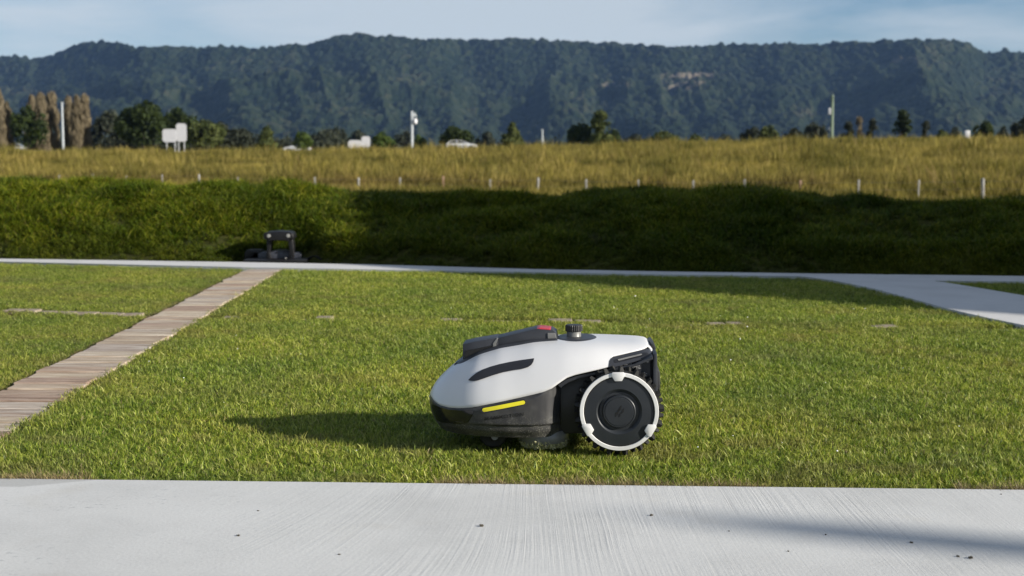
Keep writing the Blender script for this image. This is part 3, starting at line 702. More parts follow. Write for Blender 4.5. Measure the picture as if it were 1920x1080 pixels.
re1 = L(1143, 671, -.160); re2 = L(1216, 656, -.150); re3 = L(1229.5, 666, -.152)
def zedge(x):
    e = np.interp(x, ed_[:, 0], ed_[:, 1])
    r_ = re1[1] + (x - re1[0]) * (re2[1] - re1[1]) / (re2[0] - re1[0])
    e = np.where(x > x_arch0, e[-1] if np.ndim(e) else ed_[-1, 1], e)
    k = sstep(x_arch0 - .001, x_arch0 + .007, x)
    drop = re1[1] + (re3[0] - re1[0]) * (re2[1] - re1[1]) / (re2[0] - re1[0]) - re3[1]
    return e * (1 - k) + r_ * k - sstep(re2[0], re3[0] - .001, x) * drop
def NPf(x): return 2.6 + 1.6 * sstep(xf_ + .15, xr_ - .1, x)
def MPf(x): return 2.1 + 1.3 * sstep(xf_ + .15, xr_ - .1, x)
def z0(x): return np.minimum(zedge(x), .0) + np.interp(x, [xf_, xf_ + .05, xf_ + .15, .26], [.075, .062, .055, .055])
def z0c(x): return np.minimum(z0(x), zedge(x) - .001)
def shellY(x, z):
    q = np.clip((z - z0c(x)) / np.maximum(ztop(x) - z0c(x), 1e-4), 0, 1)
    return -halfw(x) * (1 - q ** MPf(x)) ** (1 / NPf(x))
def shellZ(x, y):
    q = np.clip(np.abs(y) / halfw(x), 0, 1)
    return z0c(x) + (ztop(x) - z0c(x)) * (1 - q ** NPf(x)) ** (1 / MPf(x))
# smooth the profile functions by sampling stations
st = xf_ + (xr_ - xf_) * (1 - np.cos(np.linspace(.02, math.pi / 2, 110))) ** 1.0
st = np.unique(np.concatenate([st, np.linspace(x_arch0 - .004, x_arch0 + .01, 9), np.linspace(re2[0] - .004, xr_, 8)]))
st[-1] = xr_
def sm(a, k=5):
    p = np.pad(a, k, mode='edge'); return np.convolve(p, np.ones(2 * k + 1) / (2 * k + 1), 'same')[k:-k]
def ring(x, inset=0.0, m_=26):
    zt_, zb_, w_, zz = float(ztop(x)), float(zedge(x)), float(halfw(x)), float(z0c(x))
    NP, MPW = float(NPf(x)), float(MPf(x))
    qb = min(max((zb_ - zz) / max(zt_ - zz, 1e-4), 0), .999)
    thb = math.asin(qb ** (MPW / 2)); th = thb + (math.pi / 2 - thb) * np.linspace(0, 1, m_)
    y = -(w_ - inset) * np.cos(th) ** (2 / NP); z = zz + (zt_ - zz) * np.sin(th) ** (2 / MPW) - inset * np.sin(th)
    y[-1] = 0
    Yf = np.concatenate([y, -y[::-1][1:]]); Zf = np.concatenate([z, z[::-1][1:]])
    return np.stack([np.full(len(Yf), x), Yf, Zf], -1)
rings = np.array([ring(x) for x in st])
V = rings.reshape(-1, 3); Fq = grid_faces(len(st), rings.shape[1])
o = mesh_np('top_shell', V, Fq, m_white, mower, smooth=True)
md_ = o.modifiers.new('thickness', 'SOLIDIFY'); md_.thickness = .0035; md_.offset = -1
bm = bmesh.new(); bm.from_mesh(o.data); bmesh.ops.recalc_face_normals(bm, faces=bm.faces)
if sum(f.normal.z * f.calc_area() for f in bm.faces) < 0: bmesh.ops.reverse_faces(bm, faces=bm.faces)
bm.to_mesh(o.data); bm.free()

# rear closing face under the shell lip
bm = bmesh.new(); rg_ = ring(xr_ - .004, .004); low = L(1232, 765, -.15)[1]
vs = [bm.verts.new((p[0], p[1], p[2])) for p in rg_]
vs2 = [bm.verts.new((xr_ - .006, y_, low)) for y_ in (.150, -.150)]
bm.faces.new(vs + vs2); fin('rear_panel', bm, m_black, mower)

def patch(name, outline, m, off=.0012, n=None, parent=mower, thick=.0016, c0=CY):
    """flat outline in pixels laid on the shell / bumper side as a thin curved piece"""
    pts = []
    src = outline
    for u, v in src:
        c = c0
        for _ in range(14):
            x_, z_ = L(u, v, c); c = .4 * c + .6 * float(surfY(x_, z_))
        pts.append((x_, z_))
    bm = bmesh.new(); vs = [bm.verts.new((x_, 0, z_)) for x_, z_ in pts]; f = bm.faces.new(vs)
    bmesh.ops.triangulate(bm, faces=[f])
    bmesh.ops.subdivide_edges(bm, edges=[e for e in bm.edges], cuts=3, use_grid_fill=False)
    bmesh.ops.triangulate(bm, faces=bm.faces[:])
    for v in bm.verts: v.co.y = float(surfY(v.co.x, v.co.z)) - off
    bmesh.ops.recalc_face_normals(bm, faces=bm.faces)
    if sum(f.normal.y for f in bm.faces) > 0: bmesh.ops.reverse_faces(bm, faces=bm.faces[:])
    r = bmesh.ops.extrude_face_region(bm, geom=bm.faces[:]); 
    for v in [q for q in r['geom'] if isinstance(q, bmesh.types.BMVert)]: v.co.y += -thick
    return fin(name, bm, m, parent, smooth=True, ang=40)
def dens(pts, k=6):
    out = []
    for i in range(len(pts)):
        a = np.array(pts[i], float); b = np.array(pts[(i + 1) % len(pts)], float)
        for j in range(k): out.append(tuple(a + (b - a) * j / k))
    return out
surfY = shellY
patch('side_accent', dens([(878, 712), (884, 706), (893, 699), (905, 692.5), (920, 687), (936, 682.5), (955, 678.5), (975, 675), (1001.5, 671.5), (1000, 678), (996, 684), (990, 688), (982, 690.5), (965, 693), (945, 697), (925, 703), (905, 710), (896, 713), (889, 713.8), (883, 713.5)], 2), m_accent)

# black lower front: rings of a rounded plan, tucked in under the nose
xb1 = L(1051, 770, -.17)[0]
def planY(x, a, b, wv, rr_=.075, ex=2.35, front=.20):      # half width of the plan at x
    t = np.clip((x - a) / front, 0, 1); w = wv * (1 - (1 - t) ** ex) ** (1 / ex)
    s = np.clip((x - (b - rr_)) / rr_, 0, 1); return w - .8 * rr_ * (1 - np.sqrt(np.clip(1 - s * s, 0, 1)))
FRONTL = [(806, 735), (804.5, 745), (805, 756), (809, 772), (815, 785), (823, 797), (836, 810), (848, 819)]
frl = sorted([L(u, v, -.03)[::-1] for u, v in FRONTL])         # (z, x)
fz = [p[0] for p in frl]; fxx = [p[1] for p in frl]
zbot = L(960, 821, -.175)[1]; zst = L(1000, 797, -.182)[1]
def inset_z(z): return .012 * (1 - sstep(zbot - .002, zbot + .02, z)) + .0055 * (1 - sstep(zst - .003, zst + .001, z)) - .001
def xfront(z): return float(np.interp(z, fz, fxx))
def tuck(x, z, w):
    e = zedge(x); we = -shellY(x, e); wz = -shellY(x, np.maximum(z, e))
    return np.maximum(np.minimum(w, np.where(z >= e, wz - .0025, we - .0022 + (e - z) * .9)), 0)
def bumpY(x, z):
    x = np.asarray(x, float); z = np.asarray(z, float); return -tuck(x, z, planY(x, np.interp(z, fz, fxx), xb1, Wm - .002 - inset_z(z)))
zl = np.concatenate([np.linspace(zbot, zst - .003, 8), np.linspace(zst - .0025, zst + .0015, 4), np.linspace(zst + .004, L(1040, 716, -.17)[1], 44)])
ts = np.concatenate([1 - np.cos(np.linspace(0, math.pi / 2, 46)), ]) 
Vv = []; nst = 90
for z in zl:
    a = xfront(z); b = xb1
    par = np.linspace(0, 1, nst); xs_ = a + (b - a) * (1 - np.cos(par * math.pi)) / 2
    w_ = tuck(xs_, np.minimum(z, zedge(xs_) + .010), np.maximum(planY(xs_, a, b, Wm - .002 - float(inset_z(z))), 0))
    row = [(x, -y, z) for x, y in zip(xs_, w_)] + [(x, y, z) for x, y in list(zip(xs_, w_))[::-1][1:-1]]
    Vv.append(row)
Vv = np.array(Vv)
# the top of the bumper follows the lower edge of the shell
for i in range(len(zl)):
    lim = zedge(Vv[i][:, 0]) + .010
    Vv[i][:, 2] = np.minimum(Vv[i][:, 2], lim)
nc = Vv.shape[1]; Fq = [list(f) for f in grid_faces(len(zl), nc, True)]
bm = bmesh.new(); vs = [bm.verts.new(v) for v in Vv.reshape(-1, 3)]
for f in Fq:
    try: bm.faces.new([vs[i] for i in f])
    except ValueError: pass
bm.faces.new([vs[i] for i in range(nc)][::-1])
bmesh.ops.remove_doubles(bm, verts=bm.verts, dist=.00005)
# pull the upper edge inwards a touch so a dark gap runs under the shell
lower = fin('lower_bumper', bm, m_bump, mower, smooth=True, ang=28)
surfY = bumpY
patch('front_window', dens([(809, 757), (822, 762), (840, 767.5), (862, 769.5), (887, 768), (889, 771), (885, 780), (880, 789), (874, 793.5), (850, 794), (828, 792), (819, 788), (813, 774)], 3), m_gloss, off=.0004, thick=.0012)
def capsule(u0, v0, u1, v1, r_, k=7):
    a = math.atan2(v1 - v0, u1 - u0); pts = []
    for i in range(k + 1): t = a + math.pi / 2 + math.pi * i / k; pts.append((u0 + r_ * math.cos(t), v0 + r_ * math.sin(t)))
    for i in range(k + 1): t = a - math.pi / 2 + math.pi * i / k; pts.append((u1 + r_ * math.cos(t), v1 + r_ * math.sin(t)))
    return pts
patch('light_surround', dens(capsule(907, 769, 981, 754.4, 5.6), 1), m_gloss, off=.0003, thick=.0008)
ys_ = patch('yellow_strip', dens(capsule(908, 768.4, 981, 754.4, 3.6), 1), m_yellow, off=.0009, thick=.0016)

# raised lettering on the bumper
def text_mesh(s, size):
    cu = bpy.data.curves.new('t', 'FONT'); cu.body = s; cu.size = size; cu.extrude = 0; cu.resolution_u = 2; cu.space_character = 1.12; cu.offset = .012 * size
    ob = bpy.data.objects.new('t', cu); col.objects.link(ob); dg = bpy.context.evaluated_depsgraph_get()
    me = bpy.data.meshes.new_from_object(ob.evaluated_get(dg)); bpy.data.objects.remove(ob); bpy.data.curves.remove(cu); return me
me = text_mesh('MAMMOTION', 1.0); co = np.array([v.co[:] for v in me.vertices]); lo, hi = co.min(0), co.max(0)
bm = bmesh.new(); bm.from_mesh(me)
P0 = (908, 788.3); P1 = (981, 779.5)
for v in bm.verts:
    a = (v.co.x - lo[0]) / (hi[0] - lo[0]); b = (v.co.y - lo[1]) / (hi[1] - lo[1])
    u_ = P0[0] + (P1[0] - P0[0]) * a + 1.0 * b; v_ = P0[1] + (P1[1] - P0[1]) * a - 6.6 * b
    c = CY
    for _ in range(10): x_, z_ = L(u_, v_, c); c = float(bumpY(x_, z_))
    v.co = (x_, c - .0016, z_)
fin('raised_lettering', bm, m_emb, mower)

# dark chassis between front and wheels, behind the wheels
def prismL(pts, c, y0, y1, bev=.003, seg=2):
    bm = bmesh.new(); add_prism(bm, [L(u, v, c) for u, v in pts], y0, y1, bev, seg); return bm
fin('chassis', prismL([(1020, 722), (1060, 705), (1140, 688), (1222, 664), (1229, 680), (1231, 760), (1226, 800), (1160, 812), (1060, 814), (1020, 812), (940, 800), (940, 760)], -.13, -.128, .128, .004), m_black, mower, True)
# the arch flange running under the shell edge
surfY = bumpY
fl = [(1045, 722), (1060, 711.5), (1078, 706), (1100, 701), (1125, 695.5), (1145, 691), (1188, 683), (1224, 668), (1224, 674), (1188, 688), (1145, 696.5), (1125, 701), (1100, 706.5), (1080, 711.5), (1064, 718), (1052, 728)]
fin('arch_flange', prismL(fl, -.160, -.161, -.12, .0012), m_grey, mower)
# side plate behind the wheel
fin('side_frame', prismL([(1225, 664), (1232, 662), (1233.5, 760), (1227, 776), (1222, 778)], -.150, -.152, .152, .002), m_grey, mower, True)
sp_ = fin('side_plate', prismL([(1140, 694), (1190, 684), (1219, 671.5), (1221, 740), (1200, 760), (1110, 760), (1110, 701)], -.142, -.143, -.12, .001), m_accent, mower)
# fine print on the plate: rows of tiny pale dashes, too small to read
bm = bmesh.new(); rr = random.Random(3)
cP = -.1438
def dash(u0, u1, v, h, slope=-.20):
    a = L(u0, v, cP); b = L(u1, v + (u1 - u0) * slope, cP); hh = h / 825.
    bm.faces.new([bm.verts.new(q) for q in ((a[0], cP, a[1] - hh / 2), (b[0], cP, b[1] - hh / 2), (b[0], cP, b[1] + hh / 2), (a[0], cP, a[1] + hh / 2))])
dash(1171, 1185, 685, 2.2); dash(1198, 1212, 679, 1.6); dash(1212, 1216, 677, 4.5, 0)
for i, (u0, ln, v) in enumerate([(1172, 8, 688.5), (1173, 6, 691.5), (1173, 5, 694), (1185, 8, 685.5), (1197, 10, 682), (1186, 14, 688.5), (1187, 14, 691), (1186, 16, 693.6), (1188, 8, 696.2), (1204, 6, 699.5), (1204, 9, 702.5), (1205, 7, 705.5)]):
    u = u0
    while u < u0 + ln:
        w_ = rr.uniform(1.2, 3.2); dash(u, min(u + w_, u0 + ln), v - (u - u0) * .2, .9); u += w_ + .7
fin('printed_label', bm, m_print, mower)
# carrying handle recess under the shell edge
_sv = surfY
surfY = lambda x, z: shellY(x, z) + .0012
hp = patch('handle_recess', dens([(1141, 688), (1142.5, 676), (1146, 671), (1152, 668.5), (1207, 655), (1213, 653.5), (1218, 656.5), (1227, 664.5), (1190, 678), (1146, 690)], 4), m_grey, off=.0, thick=.0022, c0=-.15)
patch('handle_slot', dens([(1151, 674), (1205, 660.5), (1213, 660.5), (1217, 664.5), (1165, 678), (1154, 680), (1151, 679)], 3), m_gloss, off=.0022, thick=.0005, parent=hp, c0=-.15)
patch('handle_bar', dens([(1158, 673.2), (1202, 662.4), (1204, 663.8), (1202, 665.4), (1160, 675.8)], 3), m_mid, off=.0026, thick=.0018, parent=hp, c0=-.15)
# boxes on the rear
fin('rear_box', prismL([(1229, 690), (1233, 690.5), (1237, 696), (1237.5, 722), (1235.5, 745), (1229, 755)], -.13, -.145, .145, .003), m_black, mower, True)
fin('rear_latch', prismL([(1220, 643), (1226, 645), (1229.5, 651), (1229, 656), (1222, 655)], -.05, -.06, .06, .0015), m_black, mower, True)

# ---- top module
def top_patch(name, x0, x1, hwf, m, off, taper=None, nx_=60, ny_=16, parent=mower):
    V = []
    for x in np.linspace(x0, x1, nx_):
        hw = hwf(x)
        for j in range(ny_ + 1):
            y_ = -hw + 2 * hw * j / ny_; edge = min(1, (1 - abs(2 * j / ny_ - 1)) * ny_ / 2)
            e2 = min(1, (x - x0) / .004, (x1 - x) / .004)
            V.append((x, y_, float(shellZ(x, y_)) + (off if (edge > .5 and e2 > .3) else -.001)))
    return mesh_np(name, V, grid_faces(nx_, ny_ + 1)[:, ::-1], m, parent, smooth=True)
xa = L(851, 697, -.06)[0]; xb_ = L(1046, 640, -.06)[0]
def hw1(x):
    t = np.clip((x - xa) / .03, 0, 1); return .060 * (1 - (1 - t) ** 2) ** .5 * (1 - .15 * sstep(xb_ - .1, xb_, x)) + .004
top_patch('module_plinth', xa, xb_, hw1, m_grey, .0035)
cM = -.040
fin('camera_housing', prismL([(867.5, 645.5), (892, 640), (931, 633.5), (934, 640), (934, 672), (900, 692), (868.5, 700)], cM, -.042, .042, .0009), m_grey, mower, True)
fin('camera_side_recess', prismL([(874, 657), (899, 652.5), (923, 647.5), (923, 661), (905, 667.5), (884, 675.5), (871.5, 680), (872, 665)], cM - .004, -.0440, -.036, .0005), m_emb, mower)
fin('camera_window', prismL([(867.2, 649), (870.5, 648.5), (871, 677), (867.4, 679)], cM, -.032, .032, .0008), m_gloss, mower)
fin('housing_seam', prismL([(924, 644), (931.5, 634), (934, 634.5), (930, 645), (930, 660), (925, 662)], cM - .005, -.0435, -.034, .0006), m_mid, mower)
fin('module_cover', prismL([(931, 634.5), (960, 627.5), (1006, 616.5), (1036, 619), (1043, 624), (1045.5, 638), (1045, 660), (990, 664), (925, 680)], cM + .002, -.038, .038, .0014), m_grey, mower, True)
fin('cover_end_trim', prismL([(1026.5, 624.5), (1041, 624.5), (1044, 637.3), (1027, 640)], cM - .001, -.0400, -.033, .0008), m_mid, mower)
fin('top_grille', prismL([(938, 631.4), (998, 617.8), (998, 621), (938, 635)], 0, -.024, .024, .0006), m_gloss, mower)
fin('stop_button', prismL([(1004, 616.6), (1012, 615.4), (1030, 617.2), (1037.5, 620.5), (1039.5, 624.6), (1008, 622.4)], -.034, -.036, .036, .0012), m_red, mower, True)
fin('front_sensor', prismL([(850, 690), (852.5, 681), (860, 675.5), (867, 674), (867, 690), (852, 697)], -.03, -.034, .034, .0025), m_gloss, mower, True)
xn0 = L(816, 714, 0)[0]
# ---- knob and its plinth
kx, kz = L(1076, 633, 0)
def disc_patch(name, cx, cy, rx_, ry_, m, off):
    V = [(cx, cy, float(shellZ(cx, cy)) + off)]; F_ = []
    n_, k_ = 48, 8
    for i in range(1, k_ + 1):
        for j in range(n_):
            a = 2 * math.pi * j / n_; x = cx + rx_ * i / k_ * math.cos(a); y_ = cy + ry_ * i / k_ * math.sin(a)
            V.append((x, y_, float(shellZ(x, y_)) + (off if i < k_ else -.001)))
    bm = bmesh.new(); vs = [bm.verts.new(v) for v in V]
    for j in range(n_): bm.faces.new((vs[0], vs[1 + j], vs[1 + (j + 1) % n_]))
    for i in range(k_ - 1):
        for j in range(n_):
            a, b = 1 + i * n_ + j, 1 + i * n_ + (j + 1) % n_
            bm.faces.new((vs[a], vs[a + n_], vs[b + n_], vs[b]))
    return fin(name, bm, m, mower, True, 60)
disc_patch('antenna_plinth', kx + .006, .0, .050, .075, m_grey, .0022)
z_a = float(shellZ(kx, 0)); zk0 = L(1076, 621, 0)[1]; zk1 = L(1076, 608.5, 0)[1]
bm = bmesh.new(); add_lathe(bm, [(.0185, z_a - .01), (.0185, z_a + .001), (.0172, z_a + .003), (.0172, zk0 + .002)], 40, centre=(kx, 0, 0)); neck = fin('antenna_neck', bm, m_mid, mower, True)
bm = bmesh.new(); nr = 26; prof = [(.0185, zk0), (.0205, zk0 + .0015), (.0208, zk1 - .003), (.0195, zk1 - .0006), (.017, zk1)]
rings_ = []
for r_, h in prof:
    row = []
    for k in range(nr * 4):
        a = 2 * math.pi * k / (nr * 4); rib = (.0011 if (k % 4) in (0, 1) else 0) * (1 if r_ > .0188 else 0)
        row.append(bm.verts.new((kx + (r_ - rib) * math.cos(a), (r_ - rib) * math.sin(a), h)))
    rings_.append(row)
for a, b in zip(rings_, rings_[1:]):
    for k in range(len(a)): bm.faces.new((a[k], a[(k + 1) % len(a)], b[(k + 1) % len(a)], b[k]))
bm.faces.new(rings_[0]); bm.faces.new(rings_[-1]); fin('antenna_knob', bm, m_black, mower)

# ---- rear wheels
WXc, WZc = L(1161, 772, -.184); RR = .0895
def wheel(side):
    w = empty('wheel', (WXc, side * .184, WZc), 0 if side < 0 else math.pi, mower)
    # tyre, two rows of lugs; local outer face looks to -y
    bm = bmesh.new(); add_lathe(bm, [(RR - .004, .001), (RR + .0015, .003), (RR + .003, .008), (RR + .003, .038), (RR, .043), (RR - .012, .045), (RR - .012, .001)], 96, 'Y', closed=True)
    nl = 17
    for row, (y0, wd, ph) in enumerate(((.009, .013, 0), (.024, .013, .5), (.037, .010, 0))):
        for k in range(nl):
            a = 2 * math.pi * (k + ph) / nl + .06
            Mx = Matrix.Rotation(-a, 4, 'Y') @ Matrix.Translation((RR + .0068, y0, 0)) @ Matrix.Rotation(R(24 if row % 2 == 0 else -24), 4, 'X')
            r_ = bmesh.ops.create_cube(bm, size=1.0)
            for v in r_['verts']:
                tp_ = v.co.x > 0; v.co = Vector((v.co.x * .0120, v.co.y * wd * (.8 if tp_ else 1.1), v.co.z * (.0055 if tp_ else .0115)))
            bmesh.ops.transform(bm, matrix=Mx, verts=r_['verts'])
    fin('tyre', bm, m_rubber, w, True, 25)
    bm = bmesh.new(); add_lathe(bm, [(RR, .002), (RR - .0002, -.0014), (RR - .0009, -.002), (RR - .0082, -.002), (RR - .0088, -.0014), (RR - .0095, .004), (RR, .004)], 96, 'Y', closed=True)
    fin('trim_ring', bm, m_whitew, w, True, 40)
    bm = bmesh.new(); add_lathe(bm, [(RR - .006, .006), (RR - .009, .0012), (.0520, -.0002), (.0505, .0004), (.0425, .0075), (.0410, .0085), (.0390, .0085), (.0380, .002), (.0372, -.0014), (.0362, -.0022), (.035, -.0026), (.0345, -.0018), (.0325, -.0018), (.0318, -.0028), (.001, -.0032)], 96, 'Y')
    fin('hub_disc', bm, m_hub, w, True, 22)
    for a in ((92, -30, 210) if side < 0 else (90, -30, 210)):          # three clips over the ring
        bm = bmesh.new(); h = .0155
        poly = [(-.0125, RR + .0008), (.0125, RR + .0008), (.0148, RR - .002), (.0148, RR - .0070), (.0080, RR - .0190), (-.0080, RR - .0190), (-.0148, RR - .0070), (-.0148, RR - .002)]
        add_prism(bm, poly, -.0044, .002, .0007)
        bmesh.ops.transform(bm, matrix=Matrix.Rotation(-R(a - 90), 4, 'Y'), verts=bm.verts)
        fin('clip', bm, m_whitew, w, True, 35)
    # slanted bar emblem on the cap
    bm = bmesh.new(); s = .00105
    for pts in ([(-8, -11), (-2, -5), (-2, 1), (-4, -1), (-8, -1)], [(-6, 0), (-3, 3), (1, 11), (1, 5), (-1, 0), (-3, -2)], [(0, -12), (4, -7), (4, 0), (0, -5)], [(-1, 1), (5, 6), (5, 15), (2, 11)], [(5, -4), (10, 1), (10, 8), (6, 4)][:4]):
        a = [bm.verts.new((x * s, -.0037, z * s)) for x, z in pts]; f = bm.faces.new(a)
        r_ = bmesh.ops.extrude_face_region(bm, geom=[f]); 
        for v in [q for q in r_['geom'] if isinstance(q, bmesh.types.BMVert)]: v.co.y += .0008
    fin('emblem', bm, m_emb, w)
    return w
wheel(-1); wheel(1)

# ---- underside: cutting disc shroud, front castors, trimmings stuck to them
cdx, cdz = L(1020, 822, -.10)
bm = bmesh.new(); add_lathe(bm, [(.004, .040), (.052, .040), (.0575, .030), (.0565, .014), (.048, .004), (.03, -.002), (.004, -.004)], 48, centre=(cdx, -.100, 0)); shroud = fin('blade_shroud', bm, m_mid, mower, True, 50)
m_clip = mat('stuck_grass_cuttings', (.50, .46, .30), .9, .1, c2=(.28, .30, .12), vs=400)
bm = bmesh.new(); rr = random.Random(8)
for i in range(700):
    a = rr.uniform(math.pi, 2 * math.pi); h = abs(rr.gauss(0, .006)) - .002; r_ = .0575 - max(0, .012 - h) * .6
    p = Vector((cdx + math.cos(a) * r_, -.100 + math.sin(a) * r_, .004 + h)); q = Euler((rr.uniform(0, 6), rr.uniform(0, 6), rr.uniform(0, 6))).to_matrix(); s = rr.uniform(.0012, .0028)
    vs = [bm.verts.new(p + q @ Vector(v)) for v in ((-s, 0, 0), (s, 0, 0), (s * .4, s * 2, 0), (-s * .4, s * 2, s))]
    bm.faces.new(vs)
fin('grass_cuttings', bm, m_clip, shroud)['kind'] = 'stuff'
for sgn in (-1, 1):
    bm = bmesh.new(); x_, z_ = L(925, 818, -.13)
    add_lathe(bm, [(.006, -.012), (.028, -.012), (.032, -.008), (.032, .008), (.028, .012), (.006, .012)], 28, 'Y', centre=(x_, sgn * .118, .030), closed=True)
    add_box(bm, (x_, sgn * .118, .045), (.012, .030, .06), 0, .002)
    fin('castor', bm, m_rubber, mower, True, 35)
bm = bmesh.new(); x_, z_ = L(927, 821.5, -.165); add_lathe(bm, [(.002, -.002), (.0075, -.002), (.008, .0), (.008, .012), (.002, .012)], 20, 'Y', centre=(x_, -.158, z_ + .002)); fin('screw_boss', bm, m_mid, mower, True)

# ================================================================== CHARGING STATION
m_sgrey = mat('blue_grey_plastic', (.035, .038, .05), .45, .5, var=.1, vs=20)
m_sbl = mat('station_black', (.006, .006, .007), .45, .3, var=.1, vs=20)
m_spale = mat('pale_contact', (.22, .22, .21), .4, .5)
KX, KY = gnd(520, 491.5)
KX, KY = gnd(520, 489)
stn = empty('charging_station', (KX, KY + .04, -.01), R(4)); tag(stn, 'black arch shaped charging station at the foot of the grass bank', 'charging station')
k = (KY + .04) / F                                     # metres per pixel out there
def sx_(u): return (u - 520) * k
def sz_(v): return (489.5 - v) * k
def sprism(name, pts, y0, y1, m, bev=.004, seg=3): bm = bmesh.new(); add_prism(bm, [(sx_(u), sz_(v)) for u, v in pts], y0, y1, bev, seg); return fin(name, bm, m, stn, True, 40)
bm = bmesh.new(); add_box(bm, (sx_(516), .13, .008), (118 * k, .42, .022), 0, .006); fin('base_plate', bm, m_sbl, stn, True)
sprism('dock_block', [(480, 489), (480, 476), (486, 473), (505, 472), (512, 470), (530, 470), (538, 473), (556, 474), (561, 477), (561, 489)], .08, .28, m_sgrey)
sprism('leg', [(496, 488), (498, 463), (497, 448), (508, 448), (505, 463), (503, 474), (507, 488)], .04, .20, m_sbl)
sprism('leg', [(538, 488), (539, 463), (537, 448), (546, 448), (548, 463), (549, 476), (547, 488)], .04, .20, m_sbl)
sprism('roof_bar', [(493, 446), (492, 440), (494, 436), (500, 434), (521, 432.5), (541, 433.5), (547, 436), (549, 441), (549, 447), (542, 447.5), (539, 451), (533, 450), (510, 449.5), (505, 450.5), (500, 448)], .0, .24, m_sbl, .006)
for u in (503, 539):
    bm = bmesh.new(); c_ = (sx_(u), -.003, sz_(440.5)); add_prism(bm, [(c_[0] + .014 * math.cos(a * .785), c_[2] + .013 * math.sin(a * .785)) for a in range(8)], -.004, .01, .001); fin('reflector', bm, m_spale, stn, True)
for u in (516, 529): bm = bmesh.new(); add_box(bm, (sx_(u), .078, sz_(473)), (.008, .01, .012), 0, .001); fin('charging_pin', bm, m_sbl, stn)
bm = bmesh.new(); add_box(bm, (sx_(533), .03, sz_(485)), (.008, .03, .022), 0, .002); fin('indicator', bm, m_spale, stn)
# valve box / cable reel beside it
bm = bmesh.new(); bx0 = gnd(463, 490)
add_prism(bm, [(sx_(u) - sx_(463), sz_(v)) for u, v in [(446, 489), (447, 474), (452, 469), (476, 469), (480, 473), (480, 489), (476, 489), (474, 477), (466, 476), (462, 483), (458, 487)]], .12, .26, .004)
o = fin('cable_guard', bm, m_sbl, None, True); o.location = (bx0[0], KY + .05, -.01); tag(o, 'low dark guard lying in the grass left of the charging station', 'cable guard')
bm = bmesh.new(); pts = []
for i in range(14): t = i / 13; pts.append((sx_(575) - sx_(585) + t * .16 - .02, .10 + .05 * math.sin(t * 7), .012 + .012 * abs(math.sin(t * 5))))
add_tube(bm, pts, [.008] * 14, 6); o = fin('cable', bm, m_sbl, None, True); o.location = (gnd(585, 490)[0], KY + .02, -.005); tag(o, 'dark cable trailing right of the charging station', 'cable')

# ================================================================== FENCE
m_post = mat('weathered_post', (.20, .19, .17), .85, .2, c2=(.34, .33, .30), vs=4)
m_postb = mat('rusty_post', (.30, .17, .12), .85, .2, c2=(.38, .25, .18), vs=4)
m_wire = mat('fence_wire', (.25, .25, .24), .5, .5, metal=.6)
POSTS = [(20, 334, 0, .10), (47, 330, 0, .10), (111, 328, 0, .10), (174, 325, 0, .09), (237, 330, 0, .09), (304, 327, 0, .09), (373, 326.5, 1, .16), (446, 332, 0, .09), (590, 332, 0, .12), (672, 333, 1, .17), (750, 333, 0, .12), (831, 330, 2, .12), (919, 336, 0, .12), (1009, 333, 1, .15), (1099, 336, 0, .12), (1197, 337, 0, .10), (1300, 338, 0, .10), (1396, 336, 1, .12), (1501, 338, 2, .10), (1610, 337, 0, .10), (1723, 337, 1, .10), (1843, 334, 3, .17), (1965, 335, 0, .12)]
fence = empty('wire_fence', (0, 70, -1)); tag(fence, 'post and wire fence between the bank and the tall grass field', 'fence')
tops = []
for i, (u, v, kind, w) in enumerate(POSTS):
    D = 72.0
    for _ in range(20): D = .5 * D + .5 * float(fenceD((u - 960) / F * D))
    D -= 1.0
    w *= .85; p = at(u, v, D); zb = float(terrain(p.x, D)) - .2
    bm = bmesh.new()
    if kind in (1, 3): add_lathe(bm, [(w / 2, zb), (w / 2 * .96, p.z - .03), (w / 2 * .7, p.z)], 10, centre=(0, 0, 0))
    else: add_box(bm, (0, 0, (zb + p.z) / 2), (w, w * .8, p.z - zb), 0, .01)
    o = fin('post', bm, m_postb if kind == 2 else m_post, fence, True); o.location = (p.x, D - 70, 1); tops.append((p.x, D - 70, p.z + 1))
    o.rotation_euler = (0, random.uniform(-.03, .03), 0)
for dz in (-.12, -.42, -.72):
    bm = bmesh.new(); add_tube(bm, [(x, y, z + dz) for x, y, z in tops], [.004] * len(tops), 4); fin('wire', bm, m_wire, fence)

# ================================================================== POLES, SIGNS
m_pole = mat('pale_painted_steel', (.36, .39, .41), .5, .4, var=.06, vs=3)
m_gpole = mat('greenish_pole', (.16, .21, .15), .7, .3, var=.1, vs=2)
m_sign = mat('bare_sign_back', (.56, .56, .58), .45, .4, var=.04, vs=2)
m_steel = mat('galvanised_post', (.45, .46, .48), .5, .4)
def pole(name, u, v, D, r_, m, label, cat, group=None):
    p = at(u, v, D); g0 = float(terrain(p.x, D)); bm = bmesh.new()
    e = empty(name, (p.x, D, g0)); tag(e, label, cat, group)
    add_tube(bm, [(0, 0, -.3), (0, 0, (p.z - g0) * .5), (0, 0, p.z - g0)], [r_, r_ * .9, r_ * .75], 10); fin('shaft', bm, m, e, True); return e, p.z - g0
e, h = pole('lamp_post', 116, 192, 182, .16, m_pole, 'pale slender pole standing before the brown poplars', 'pole')
bm = bmesh.new(); add_box(bm, (0, 0, h), (.34, .34, .12), 0, .02); fin('cap', bm, m_pole, e)
e, h = pole('camera_mast', 772, 208, 178, .20, m_pole, 'pale mast with a bracket and round sensor head near its top', 'mast')
